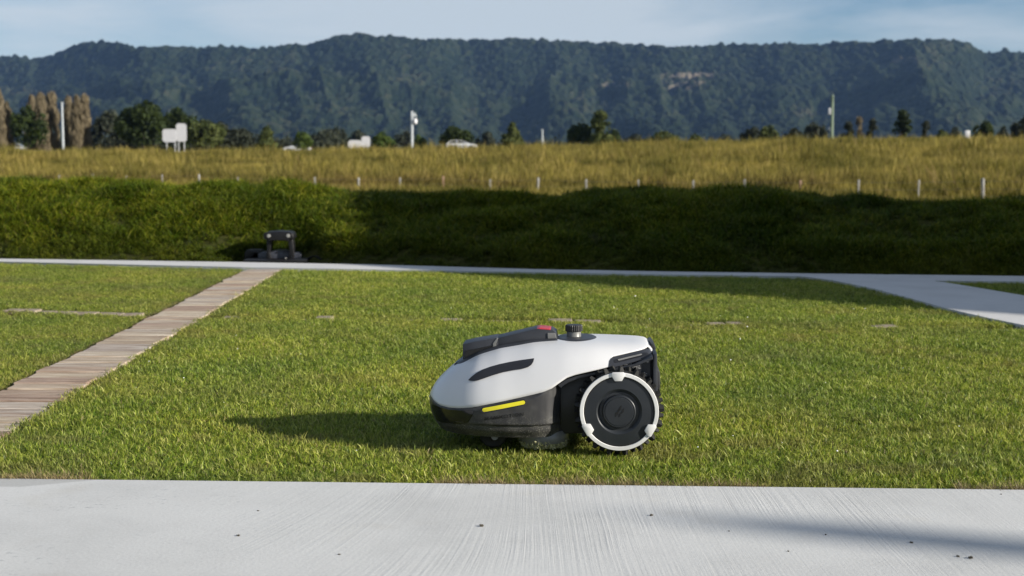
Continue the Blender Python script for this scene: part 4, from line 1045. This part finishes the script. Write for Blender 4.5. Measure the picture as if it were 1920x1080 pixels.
bm = bmesh.new(); add_tube(bm, [(0, 0, h - .5), (.35, 0, h - .25), (.55, 0, h - .7), (.42, 0, h - 1.4)], [.09, .09, .1, .09], 8); add_box(bm, (.1, 0, h - .6), (.5, .3, .35), .2, .04); fin('bracket', bm, m_pole, e, True)
bm = bmesh.new(); add_lathe(bm, [(.05, h - 1.75), (.28, h - 1.6), (.32, h - 1.3), (.24, h - 1.0), (.05, h - .95)], 14, centre=(.40, 0, 0)); fin('sensor_head', bm, m_sign, e, True)
e, h = pole('power_pole', 1561, 178, 190, .24, m_gpole, 'tall greenish pole standing alone at the right of the far field', 'power pole')
bm = bmesh.new(); add_box(bm, (-.35, 0, h - 2.2), (.35, .3, .9), 0, .05); fin('fuse_box', bm, m_steel, e, True)
bm = bmesh.new(); add_box(bm, (-.28, 0, h - 4.6), (.3, .2, .5), 0, .05); fin('junction_box', bm, m_steel, e, True)
bm = bmesh.new(); add_box(bm, (0, .3, h - .5), (.14, 1.8, .14), .0, .02); fin('crossarm', bm, m_gpole, e)
e, h = pole('short_pole', 1017, 243, 186, .13, m_pole, 'short pale pole left of the tree with the tall crown', 'pole')
bm = bmesh.new(); add_box(bm, (0, 0, h), (.3, .3, .1), 0, .02); fin('cap', bm, m_pole, e)
e, h = pole('marker_block', 1813, 247, 176, .10, m_steel, 'white box marker on a post at the right field crest', 'marker')
bm = bmesh.new(); add_box(bm, (0, -.15, h - .35), (.62, .3, 1.0), 0, .06); fin('box', bm, m_sign, e, True)

def sign(u0, v0, u1, v1, D, legs, label):
    a = at(u0, v0, D); b = at(u1, v1, D); cx = (a.x + b.x) / 2; g0 = float(terrain(cx, D))
    e = empty('road_sign', (cx, D, g0)); tag(e, label, 'road sign', 'blank backed road signs by the highway')
    w = b.x - a.x; bm = bmesh.new(); zc = (a.z + b.z) / 2 - g0; add_prism(bm, [(x, z) for x, z in ((-w / 2, b.z - g0), (w / 2, b.z - g0), (w / 2, a.z - g0), (-w / 2, a.z - g0))], -.03, .03, .0)
    es = [ed for ed in bm.edges if abs(ed.verts[0].co.y - ed.verts[1].co.y) > .01]; bmesh.ops.bevel(bm, geom=es, offset=.16, segments=4, affect='EDGES')
    fin('panel', bm, m_sign, e, True)
    for f in legs:
        bm = bmesh.new(); add_box(bm, (w * f, .09, (a.z - g0) * .5 - .1), (.12, .10, a.z - g0 + .1), 0, .01); fin('leg', bm, m_steel, e)
    for q in (.2, .8): bm = bmesh.new(); add_box(bm, (0, .05, (b.z - g0) + (a.z - b.z) * q), (w * .9, .03, .08), 0, 0); fin('stiffener', bm, m_steel, e)
sign(304.5, 242, 331, 266.5, 176, (-.22, .38), 'wide pale sign back before the dark round trees')
sign(330, 231.5, 350, 265.5, 180, (-.30, .25), 'taller narrow pale sign back right beside the wide one')
sign(653, 263, 678, 277.5, 184, (-.3, .3), 'low wide pale sign back sunk in the grass left of the mast')
sign(677.5, 255.5, 694, 276, 186, (-.25, .25), 'narrow pale sign back just left of the camera mast')

# ================================================================== CARS
m_carw = mat('white_car_paint', (.5, .51, .53), .25, .5, var=.02, vs=2)
m_carb = mat('silver_car_paint', (.42, .44, .47), .28, .5, metal=.4)
m_cglass = mat('car_glass', (.02, .025, .03), .08, .6)
m_tyre = mat('car_tyre', (.02, .02, .02), .8, .3)
m_lampw = mat('head_lamp', (.7, .7, .7), .15, .6); m_lampr = mat('tail_lamp', (.4, .02, .02), .2, .6)
def car(u, D, label, paint, flip=False, group='cars on the distant road'):
    x = (u - 960) / F * D; g0 = float(terrain(x, D)) + .06
    e = empty('parked_car' if False else 'car', (x, D, g0), math.pi if flip else 0); tag(e, label, 'car', group)
    body = [(-2.25, .35), (-2.28, .75), (-2.15, .95), (-1.9, 1.02), (-.95, 1.05), (1.05, 1.0), (1.75, .92), (2.15, .8), (2.25, .6), (2.22, .32), (1.85, .28), (1.75, .5), (1.5, .66), (1.22, .66), (.97, .5), (.88, .26), (-.9, .26), (-1.0, .5), (-1.25, .66), (-1.53, .66), (-1.78, .5), (-1.88, .28)]
    bm = bmesh.new(); add_prism(bm, body, -.87, .87, .05); fin('body', bm, paint, e, True, 40)
    bm = bmesh.new(); P_ = [(-2.1, 1.0), (-1.55, 1.40), (-.9, 1.48), (.1, 1.46), (1.15, 1.0)]
    a = [bm.verts.new((p[0], -.80 + (.16 if p[1] > 1.1 else 0), p[1])) for p in P_]; b = [bm.verts.new((p[0], .80 - (.16 if p[1] > 1.1 else 0), p[1])) for p in P_]
    bm.faces.new(a); bm.faces.new(b[::-1])
    for i in range(5): bm.faces.new((a[i], b[i], b[(i + 1) % 5], a[(i + 1) % 5]))
    cab = fin('cabin', bm, paint, e, True, 30)
    for s in (-1, 1):
        for pts in ([(-1.75, 1.06), (-1.42, 1.36), (-.72, 1.42), (-.62, 1.06)], [(-.52, 1.06), (-.60, 1.42), (.08, 1.40), (.85, 1.06)]):
            bm = bmesh.new(); f = [bm.verts.new((p[0], s * (.812 - (p[1] - 1.0) * .33), p[1])) for p in pts]; bm.faces.new(f); fin('side_window', bm, m_cglass, e)
    for pts in ([(.22, 1.415), (1.05, 1.055)], [(-1.62, 1.365), (-2.02, 1.075)]):
        bm = bmesh.new(); o_ = .012 * (1 if pts[0][0] > 0 else -1); f = [bm.verts.new(q) for q in ((pts[0][0] + o_, -.6, pts[0][1] + .012), (pts[0][0] + o_, .6, pts[0][1] + .012), (pts[1][0] + o_, .7, pts[1][1] + .012), (pts[1][0] + o_, -.7, pts[1][1] + .012))]; bm.faces.new(f); fin('windscreen', bm, m_cglass, e)
    for wx in (-1.39, 1.36):
        for s in (-1, 1):
            bm = bmesh.new(); add_lathe(bm, [(.06, -.1), (.29, -.1), (.33, -.07), (.33, .07), (.29, .1), (.06, .1)], 20, 'Y', centre=(wx, s * .78, .33), closed=True); w_ = fin('wheel', bm, m_tyre, e, True, 40)
            bm = bmesh.new(); add_lathe(bm, [(.02, s * .105), (.2, s * .105), (.2, s * .09), (.02, s * .09)], 14, 'Y', centre=(wx, s * .78, .33), closed=True); fin('rim', bm, m_carb, w_)
    for s in (-1, 1):
        bm = bmesh.new(); add_box(bm, (2.17, s * .62, .70), (.12, .32, .14), 0, .02); fin('headlight', bm, m_lampw, e)
        bm = bmesh.new(); add_box(bm, (-2.24, s * .66, .82), (.08, .25, .14), 0, .02); fin('tail_light', bm, m_lampr, e)
car(866, 199, 'white car on the road behind the field, right of the camera mast', m_carw)
car(559, 232, 'pale car half hidden by grass before the bushy green tree, left of the low signs', m_carw, True)
car(41, 236, 'white car half hidden by grass at the far left of the road', m_carw)
car(1232, 236, 'silver car almost hidden behind grass right of the tall crowned tree', m_carb, True)

# ================================================================== TREES
m_bark = mat('bark', (.10, .08, .06), .9, .1, c2=(.16, .13, .10), vs=4, bump=.4, bs=8, dist=.05)
def leafmat(name, a, b):
    m, g = newmat(name, .7, .2)
    at__ = g.n('ShaderNodeAttribute', attribute_name='shade'); c = g.ramp(at__.outputs['Fac'], [(0, a), (1, b)])
    g.t.links.new(c, g.b.inputs['Base Color']); tr = g.n('ShaderNodeBsdfTranslucent'); g.t.links.new(c, tr.inputs[0])
    mx = g.n('ShaderNodeMixShader', {0: .25, 1: g.b.outputs[0], 2: tr.outputs[0]}); g.t.links.new(mx.outputs[0], g.t.nodes['Material Output'].inputs[0]); return m
LM = {'dark': leafmat('dark_leaves', (.010, .018, .005), (.042, .062, .013)), 'olive': leafmat('olive_leaves', (.03, .045, .012), (.10, .115, .03)),
      'grey': leafmat('grey_green_leaves', (.018, .024, .015), (.055, .062, .038)), 'brown': leafmat('bare_twigs', (.11, .09, .055), (.24, .195, .12)), 'bright': leafmat('bright_leaves', (.03, .055, .01), (.10, .14, .025))}
def crown(blobs, n, size, seed, m, parent, up=0.0, name='crown'):
    rg = np.random.default_rng(seed); vol = np.array([b[3] * b[4] for b in blobs]); k = rg.choice(len(blobs), n, p=vol / vol.sum())
    B = np.array(blobs)[k]; d = rg.normal(size=(n, 3)); d /= np.linalg.norm(d, axis=1)[:, None]; r_ = rg.uniform(.35, 1.08, n) ** .6
    C = B[:, :3] + d * np.stack([B[:, 3], B[:, 3], B[:, 4]], -1) * r_[:, None]
    # leaf clumps: gaps where noise is low
    nk = fbm(C[:, 0] * 1.1 / size * .25 + seed, (C[:, 2] + C[:, 1] * .7) * 1.1 / size * .25, 3, seed); keep = nk > .36; C = C[keep]; n = len(C)
    nrm = rg.normal(size=(n, 3)) + d[keep] * 1.2; nrm /= np.linalg.norm(nrm, axis=1)[:, None]
    t = np.cross(nrm, rg.normal(size=(n, 3))); t /= np.linalg.norm(t, axis=1)[:, None]
    if up > 0: t = t * (1 - up) + np.array([0, 0, 1]) * up; t /= np.linalg.norm(t, axis=1)[:, None]
    b = np.cross(nrm, t); b /= np.maximum(np.linalg.norm(b, axis=1)[:, None], 1e-5); s = size * rg.uniform(.5, 1.2, n)[:, None]
    asp = .3 if up > 0 else .7; ln = 2.2 if up > 0 else 1
    V = np.stack([C - t * s * ln, C + b * s * asp, C + t * s * ln, C - b * s * asp], 1).reshape(-1, 3)
    o = mesh_np(name, V, np.arange(4 * n).reshape(-1, 4), m, parent)
    sh = np.repeat(np.clip(rg.uniform(0, 1, n) * .6 + (nk[keep] - .4) * 1.5, 0, 1), 4); a = o.data.attributes.new('shade', 'FLOAT', 'POINT'); a.data.foreach_set('value', sh.astype(np.float32))
    return o
def trunk(h, r_, limbs, seed, parent):
    rr = random.Random(seed); bm = bmesh.new(); pts = [(rr.uniform(-.1, .1) * i * .3, rr.uniform(-.1, .1) * i * .3, h * i / 4) for i in range(5)]
    add_tube(bm, pts, [r_ * (1 - .18 * i) for i in range(5)], 8)
    for tgt in limbs:
        b = Vector(pts[rr.choice((2, 3))]); t = Vector(tgt); mid = b.lerp(t, .5) + Vector((0, 0, .15 * (t - b).length)); add_tube(bm, [b, mid, t], [r_ * .5, r_ * .3, r_ * .1], 6)
    fin('trunk', bm, m_bark, parent, True)
def broad(name, u0, u1, vt, D, kind, label, cat='tree', group=None, seed=0, leaf=.28, n=3500, low=.15, shape='round', vb=None, narrow=False):
    rr = random.Random(seed); a = at(u0, vt, D); b = at(u1, vt, D); cx = (a.x + b.x) / 2; w = (b.x - a.x) / 2; g0 = float(terrain(cx, D)); h = a.z - g0
    e = empty(name, (cx, D, g0)); tag(e, label, cat, group); bl = []
    if shape == 'round':
        for i in range(11):
            t = i / 10; x = rr.uniform(-1, 1) * w * .72; top = h * (1 - .42 * (abs(x) / w) ** 1.8) * rr.uniform(.84, 1.0); rz = h * rr.uniform(.16, .3); rx_ = w * rr.uniform(.26, .42)
            x = max(-w + rx_, min(w - rx_, x)); bl.append((x, rr.uniform(-.5, .5) * w, top - rz, rx_, rz))
        bl.append((0, 0, h * .45, w * .8, h * .35)); bl.append((rr.uniform(-.2, .2) * w, 0, h - h * .2, w * .35, h * .2))
    elif shape == 'cone':
        for i in range(7): t = i / 6; bl.append((rr.uniform(-.1, .1) * w, 0, h * (low + (.95 - low) * t) - h * .03, w * (1 - .82 * t) * rr.uniform(.85, 1.1), h * .11))
    elif shape == 'column':
        for i in range(9): t = i / 8; bl.append((rr.uniform(-.15, .15) * w, 0, h * (.06 + .86 * t), w * (1.25 - .55 * t ** 3) * rr.uniform(.85, 1.1), h * .10))
    elif shape == 'gum':
        for i in range(12): t = .3 + .62 * i / 11; bl.append((rr.uniform(-.6, .6) * w * (1.25 - t), rr.uniform(-.4, .4) * w, h * t - h * .03, w * rr.uniform(.26, .5), h * rr.uniform(.05, .10)))
        bl.append((0, 0, h * .87, w * .42, h * .12)); bl.append((0, 0, h * .25, w * .75, h * .14))
    trunk(h * (.6 if shape != 'column' else .92), max(.1, w * (.05 if w > 2 else .10)), [q[:3] for q in bl[:6]] if shape != 'column' else [], seed, e)
    crown(bl, n, leaf, seed, LM[kind], e, up=.8 if (shape == 'column' and kind == 'brown') else 0)
    return e
G1 = 'bare brown poplars in the row at the left'
PO = [(-14, 6, 168, 'tall brown poplar cut by the left picture edge'), (4, 22, 196, 'short brown poplar second from the left picture edge'),
      (48, 70, 182, 'brown poplar at the left end of the gap beside the dark round tree'), (64, 88, 178, 'brown poplar second right of the dark round tree, slightly taller'), (84, 108, 176, 'brown poplar just left of the slender pale pole'),
      (118, 136, 184, 'brown poplar just right of the slender pale pole'), (132, 154, 182, 'brown poplar second right of the slender pale pole'), (148, 168, 181, 'brown poplar at the right end of the row')]
for i, (a, b, v, lb) in enumerate(PO): broad('poplar_tree', a, b, v, 214 + (i % 3) * 3, 'brown', lb, group=G1, seed=20 + i, leaf=.24, n=5200, shape='column')
TR = [(14, 86, 197, 205, 'dark', 'dark rounded tree in front of the brown poplars', 'round', 3500, .26), (-60, 14, 215, 232, 'grey', 'grey green tree behind the poplars at the left edge', 'round', 1800, .3),
      (172, 236, 205, 232, 'grey', 'grey green tree left of the big dark tree', 'round', 3200, .3), (214, 320, 188, 215, 'dark', 'largest dark tree, left behind the two signs', 'round', 7500, .3), (296, 372, 200, 224, 'dark', 'dark tree behind the taller sign', 'round', 4500, .3),
      (340, 430, 224, 210, 'olive', 'low spreading green tree right of the signs', 'round', 4200, .26), (392, 440, 228, 240, 'grey', 'grey tree behind the low spreading one', 'round', 2000, .3), (424, 480, 238, 236, 'grey', 'dim low tree left of the cone shaped tree', 'round', 2000, .3),
      (476, 522, 231, 212, 'olive', 'cone shaped green tree left of the half hidden car', 'cone', 2600, .22), (544, 588, 247, 214, 'bright', 'low bright bush behind the half hidden car', 'round', 1800, .22),
      (590, 668, 236, 330, 'grey', 'hazy grey tree left of the low signs', 'round', 2600, .4), (650, 700, 243, 340, 'grey', 'hazy grey tree behind the low signs', 'round', 1800, .4), (696, 742, 245, 216, 'bright', 'small green bush left of the camera mast', 'round', 1600, .22), (772, 800, 253, 214, 'bright', 'smallest green bush right of the camera mast', 'round', 1000, .2),
      (818, 890, 236, 212, 'dark', 'dark rounded tree behind the white car', 'round', 3400, .24), (930, 990, 230, 214, 'olive', 'pointed bushy tree right of the white car', 'cone', 3000, .24), (1062, 1112, 226, 216, 'dark', 'dark low tree left beside the tall crowned tree', 'round', 2400, .24),
      (1096, 1156, 206, 214, 'olive', 'tall crowned tree rising over its dark neighbour', 'gum', 3200, .26), (1130, 1166, 240, 220, 'dark', 'low dark bush at the right foot of the tall crowned tree', 'round', 1200, .24), (1208, 1280, 245, 216, 'olive', 'low olive bush right of the silver car', 'round', 1900, .22), (1290, 1318, 250, 210, 'olive', 'tiny olive bush at mid right', 'round', 800, .2),
      (1388, 1436, 236, 236, 'grey', 'dim tree left of the round green bush', 'round', 1700, .28), (1420, 1462, 233, 212, 'olive', 'round green bush between dim trees at the right', 'round', 1700, .22), (1462, 1520, 240, 236, 'grey', 'dim tree right of the round green bush', 'round', 1700, .28), (1506, 1552, 226, 240, 'grey', 'dim taller tree left of the greenish pole', 'round', 2000, .28),
      (1576, 1606, 226, 226, 'grey', 'thin sparse tree right of the greenish pole', 'gum', 900, .24), (1600, 1624, 217, 226, 'brown', 'thin reddish sparse tree second right of the greenish pole', 'gum', 900, .24), (1622, 1650, 221, 226, 'grey', 'thin sparse tree third right of the greenish pole', 'gum', 900, .24),
      (1668, 1716, 205, 218, 'dark', 'tall gum tree with gaps in its crown at the right', 'gum', 2600, .26), (1724, 1748, 225, 226, 'grey', 'thin dim tree right of the tall gum', 'gum', 700, .24), (1742, 1790, 244, 168, 'olive', 'green bush standing in front in the tall grass at the right', 'cone', 1700, .2), (1776, 1806, 236, 224, 'grey', 'small dim tree left of the white marker', 'round', 900, .24),
      (1824, 1864, 221, 214, 'dark', 'dark bushy tree right of the white marker', 'round', 2000, .24), (1866, 1896, 236, 228, 'grey', 'small dim tree near the right edge', 'round', 900, .24), (1896, 1944, 214, 220, 'grey', 'dark tree cut by the right picture edge', 'round', 2000, .26),
      (730, 800, 244, 420, 'grey', 'far hazy tree behind the camera mast', 'round', 1500, .5), (890, 935, 246, 420, 'grey', 'far hazy tree left of the pointed bushy tree', 'round', 1200, .5), (1170, 1215, 249, 420, 'grey', 'far hazy tree behind the silver car', 'round', 1200, .5), (1330, 1392, 251, 430, 'grey', 'far hazy tree left of the dim trees', 'round', 1400, .5)]
for i, (a, b, v, D, kd, lb, shp, n_, lf) in enumerate(TR): broad('tree' if D != 168 else 'bush', a, b, v, D, kd, lb, 'bush' if 'bush' in lb else 'tree', seed=50 + i, leaf=lf, n=n_, shape=shp)
# continuous low scrub under the tree line
rg = np.random.default_rng(15); bl = []
for (ua, ub, hh, cnt) in ((168, 620, 3.4, 46), (-200, 168, 2.2, 20), (620, 1060, 1.7, 26), (1060, 1380, 1.5, 18), (1380, 1660, 2.3, 22), (1660, 2200, 1.6, 24)):
    for i in range(cnt):
        D = rg.uniform(228, 250); u = rg.uniform(ua, ub); x = (u - 960) / F * D; h = hh * rg.uniform(.5, 1.25); g0 = float(terrain(x, D)); bl.append((x, D, g0 + h * .45, rg.uniform(1.5, 3.2), h * .55))
o = crown(bl, 30000, .30, 19, LM['grey'], None, name='scrub'); tag(o, 'low dark scrub running beneath the tree line behind the road', 'scrub', kind='stuff')
# unbroken far wood at the foot of the hills
rg = np.random.default_rng(5); bl = []
for i in range(700):
    D = rg.uniform(700, 1300); u = rg.uniform(-500, 2420); x = (u - 960) / F * D; h = rg.uniform(7, 15); g0 = float(terrain(x, D)); bl.append((x, D, g0 + h * .45, h * rg.uniform(.4, .9), h * .5))
o = crown(bl, 42000, 1.1, 9, LM['grey'], None, name='far_wood'); tag(o, 'hazy band of low woodland at the foot of the hills', 'woodland', kind='stuff')

# ================================================================== THE UNSEEN HOUSE AND THE ADDED POST WHOSE SHADE FALLS HERE
Hb = 3.1; Ls = Hb / math.tan(R(SUN_EL)); hx, hy = sdir.x / math.hypot(sdir.x, sdir.y), sdir.y / math.hypot(sdir.x, sdir.y)
S0 = Vector((gnd(790, 505)[0], gnd(790, 505)[1])); S1 = Vector(gnd(1760, 577)); dA = (S1 - S0).normalized()
S0 = S0 - dA * 1.05
Cc = S0 + Vector((hx, hy)) * Ls
A1 = Cc + dA * 9; Bm = Cc + Vector((-.50, .85)).normalized() * 3.4; B0 = Bm + Vector((.5, 1)).normalized() * 8; B1 = B0 + dA * 9
m_wall = mat('rendered_wall', (.55, .54, .51), .9, .2, var=.05, vs=3, bump=.2, bs=120, dist=.003)
m_roof = mat('dark_sheet_roof', (.10, .11, .12), .5, .4, var=.1, vs=3); m_frame = mat('window_frame', (.12, .12, .12), .4, .5)
house = empty('house', (Cc.x, Cc.y, -.03)); tag(house, 'low rendered house with flat dark roof standing right of the lawn', 'house')
cen = (Cc + A1 + B0 + B1) / 4
def inset(p, d=.35): return p + (cen - p).normalized() * d * 1.4
bm = bmesh.new(); ps = [inset(p) - Cc for p in (Cc, A1, B1, B0, Bm)]
a = [bm.verts.new((p.x, p.y, 0)) for p in ps]; b = [bm.verts.new((p.x, p.y, Hb - .25)) for p in ps]
for i in range(5): bm.faces.new((a[i], a[(i + 1) % 5], b[(i + 1) % 5], b[i]))
fin('wall', bm, m_wall, house)
bm = bmesh.new(); ps = [p - Cc for p in (Cc, A1, B1, B0, Bm)]; a = [bm.verts.new((p.x, p.y, Hb - .25)) for p in ps]; b = [bm.verts.new((p.x, p.y, Hb + .03)) for p in ps]
bm.faces.new(a); bm.faces.new(b)
for i in range(5): bm.faces.new((a[i], a[(i + 1) % 5], b[(i + 1) % 5], b[i]))
fin('roof', bm, m_roof, house)
for (p, q) in ((Cc, A1), (B0, Bm)):
    p_, q_ = inset(p) - Cc, inset(q) - Cc; d_ = (q_ - p_).normalized(); nr_ = Vector((d_.y, -d_.x)); 
    if nr_.dot((cen - Cc) - p_) > 0: nr_ = -nr_
    an = math.atan2(d_.y, d_.x)
    for f in (.25, .7):
        c_ = p_.lerp(q_, f) + nr_ * .02
        bm = bmesh.new(); add_box(bm, (c_.x, c_.y, 1.6), (1.8, .08, 1.3), an, .01); w_ = fin('window', bm, m_frame, house)
        bm = bmesh.new(); c2_ = c_ + nr_ * .03; add_box(bm, (c2_.x, c2_.y, 1.6), (1.6, .04, 1.1), an, 0); fin('pane', bm, m_cglass, w_)
tipx, tipy = gnd(1265, 990); hb = 5.0; lb = hb / math.tan(R(SUN_EL))  # unseen post, added and sized to cast the long soft shadow on the pavement
bm = bmesh.new(); add_lathe(bm, [(.11, 0), (.11, .02), (.10, .03), (.080, hb - 1.8), (.070, hb - .2), (.06, hb - .05), (.03, hb)], 28); o = fin('shadow_post', bm, m_steel, None, True)
o.location = (tipx + .17 + hx * (lb - .45), tipy + hy * (lb - .45) + .02, -.1); tag(o, 'tall round grey post added right of the view to cast the pavement shadow', 'post')

# ================================================================== LITTER ON THE PAVEMENT
m_clod = mat('dark_clod', (.05, .045, .035), .95, .1, c2=(.11, .095, .07), vs=300)
CL = [(903, 987, 5, 'dark clod at the middle of the pavement'), (1221, 967, 4, 'small dark clod on the pavement below the mower wheel'), (1548, 1003, 2.5, 'tiny speck of dirt inside the upper edge of the long shadow'), (1709, 1018, 4, 'dark crumb on the pavement at the upper edge of the long shadow'),
      (1796, 1044, 4, 'left one of two crumbs close together inside the shadow'), (1820, 1047, 5.5, 'right and larger one of two crumbs inside the shadow'), (1478, 1034, 2.5, 'tiny speck below the long shadow'), (484, 958, 2.5, 'tiny reddish speck at the left of the pavement'), (447, 1005, 4, 'small flat dark crumb at the left of the pavement'), (636, 1040, 3, 'small crumb left of the middle clod, near the bottom'), (1367, 996, 2, 'tiniest speck near the tip of the long shadow'), (1877, 927, 2, 'tiny speck near the lawn edge at the right')]
for i, (u, v, s, lb_) in enumerate(CL):
    x, y_ = gnd(u, v); kk = y_ / F * s * .8; rr = random.Random(i); bm = bmesh.new(); bmesh.ops.create_icosphere(bm, subdivisions=2, radius=1)
    for q in bm.verts: q.co *= rr.uniform(.6, 1.25); q.co = Vector((q.co.x * kk * 1.15, q.co.y * kk * 1.0, q.co.z * kk * .55))
    mz_ = min(q.co.z for q in bm.verts); o = fin('clod', bm, m_clod, None); o.location = (x, y_, -mz_ - .0004); o.rotation_euler = (0, 0, rr.uniform(0, 3)); tag(o, lb_, 'clod', 'crumbs of dirt on the pavement')

# ================================================================== HAZE
m_haze = bpy.data.materials.new('haze_air'); m_haze.use_nodes = True; nt = m_haze.node_tree; nt.nodes.remove(nt.nodes['Principled BSDF'])
pv = nt.nodes.new('ShaderNodeVolumePrincipled'); pv.inputs['Density'].default_value = 2.8e-5; pv.inputs['Color'].default_value = (.30, .52, 1.0, 1); pv.inputs['Anisotropy'].default_value = .0
nt.links.new(pv.outputs[0], nt.nodes['Material Output'].inputs['Volume'])
bm = bmesh.new(); add_box(bm, (0, 3900, 258.), (15000, 10400, 520)); o = fin('haze', bm, m_haze); o.location = (0, 0, -2.2); tag(o, 'thin blue haze filling the air towards the hills', 'haze', kind='stuff')
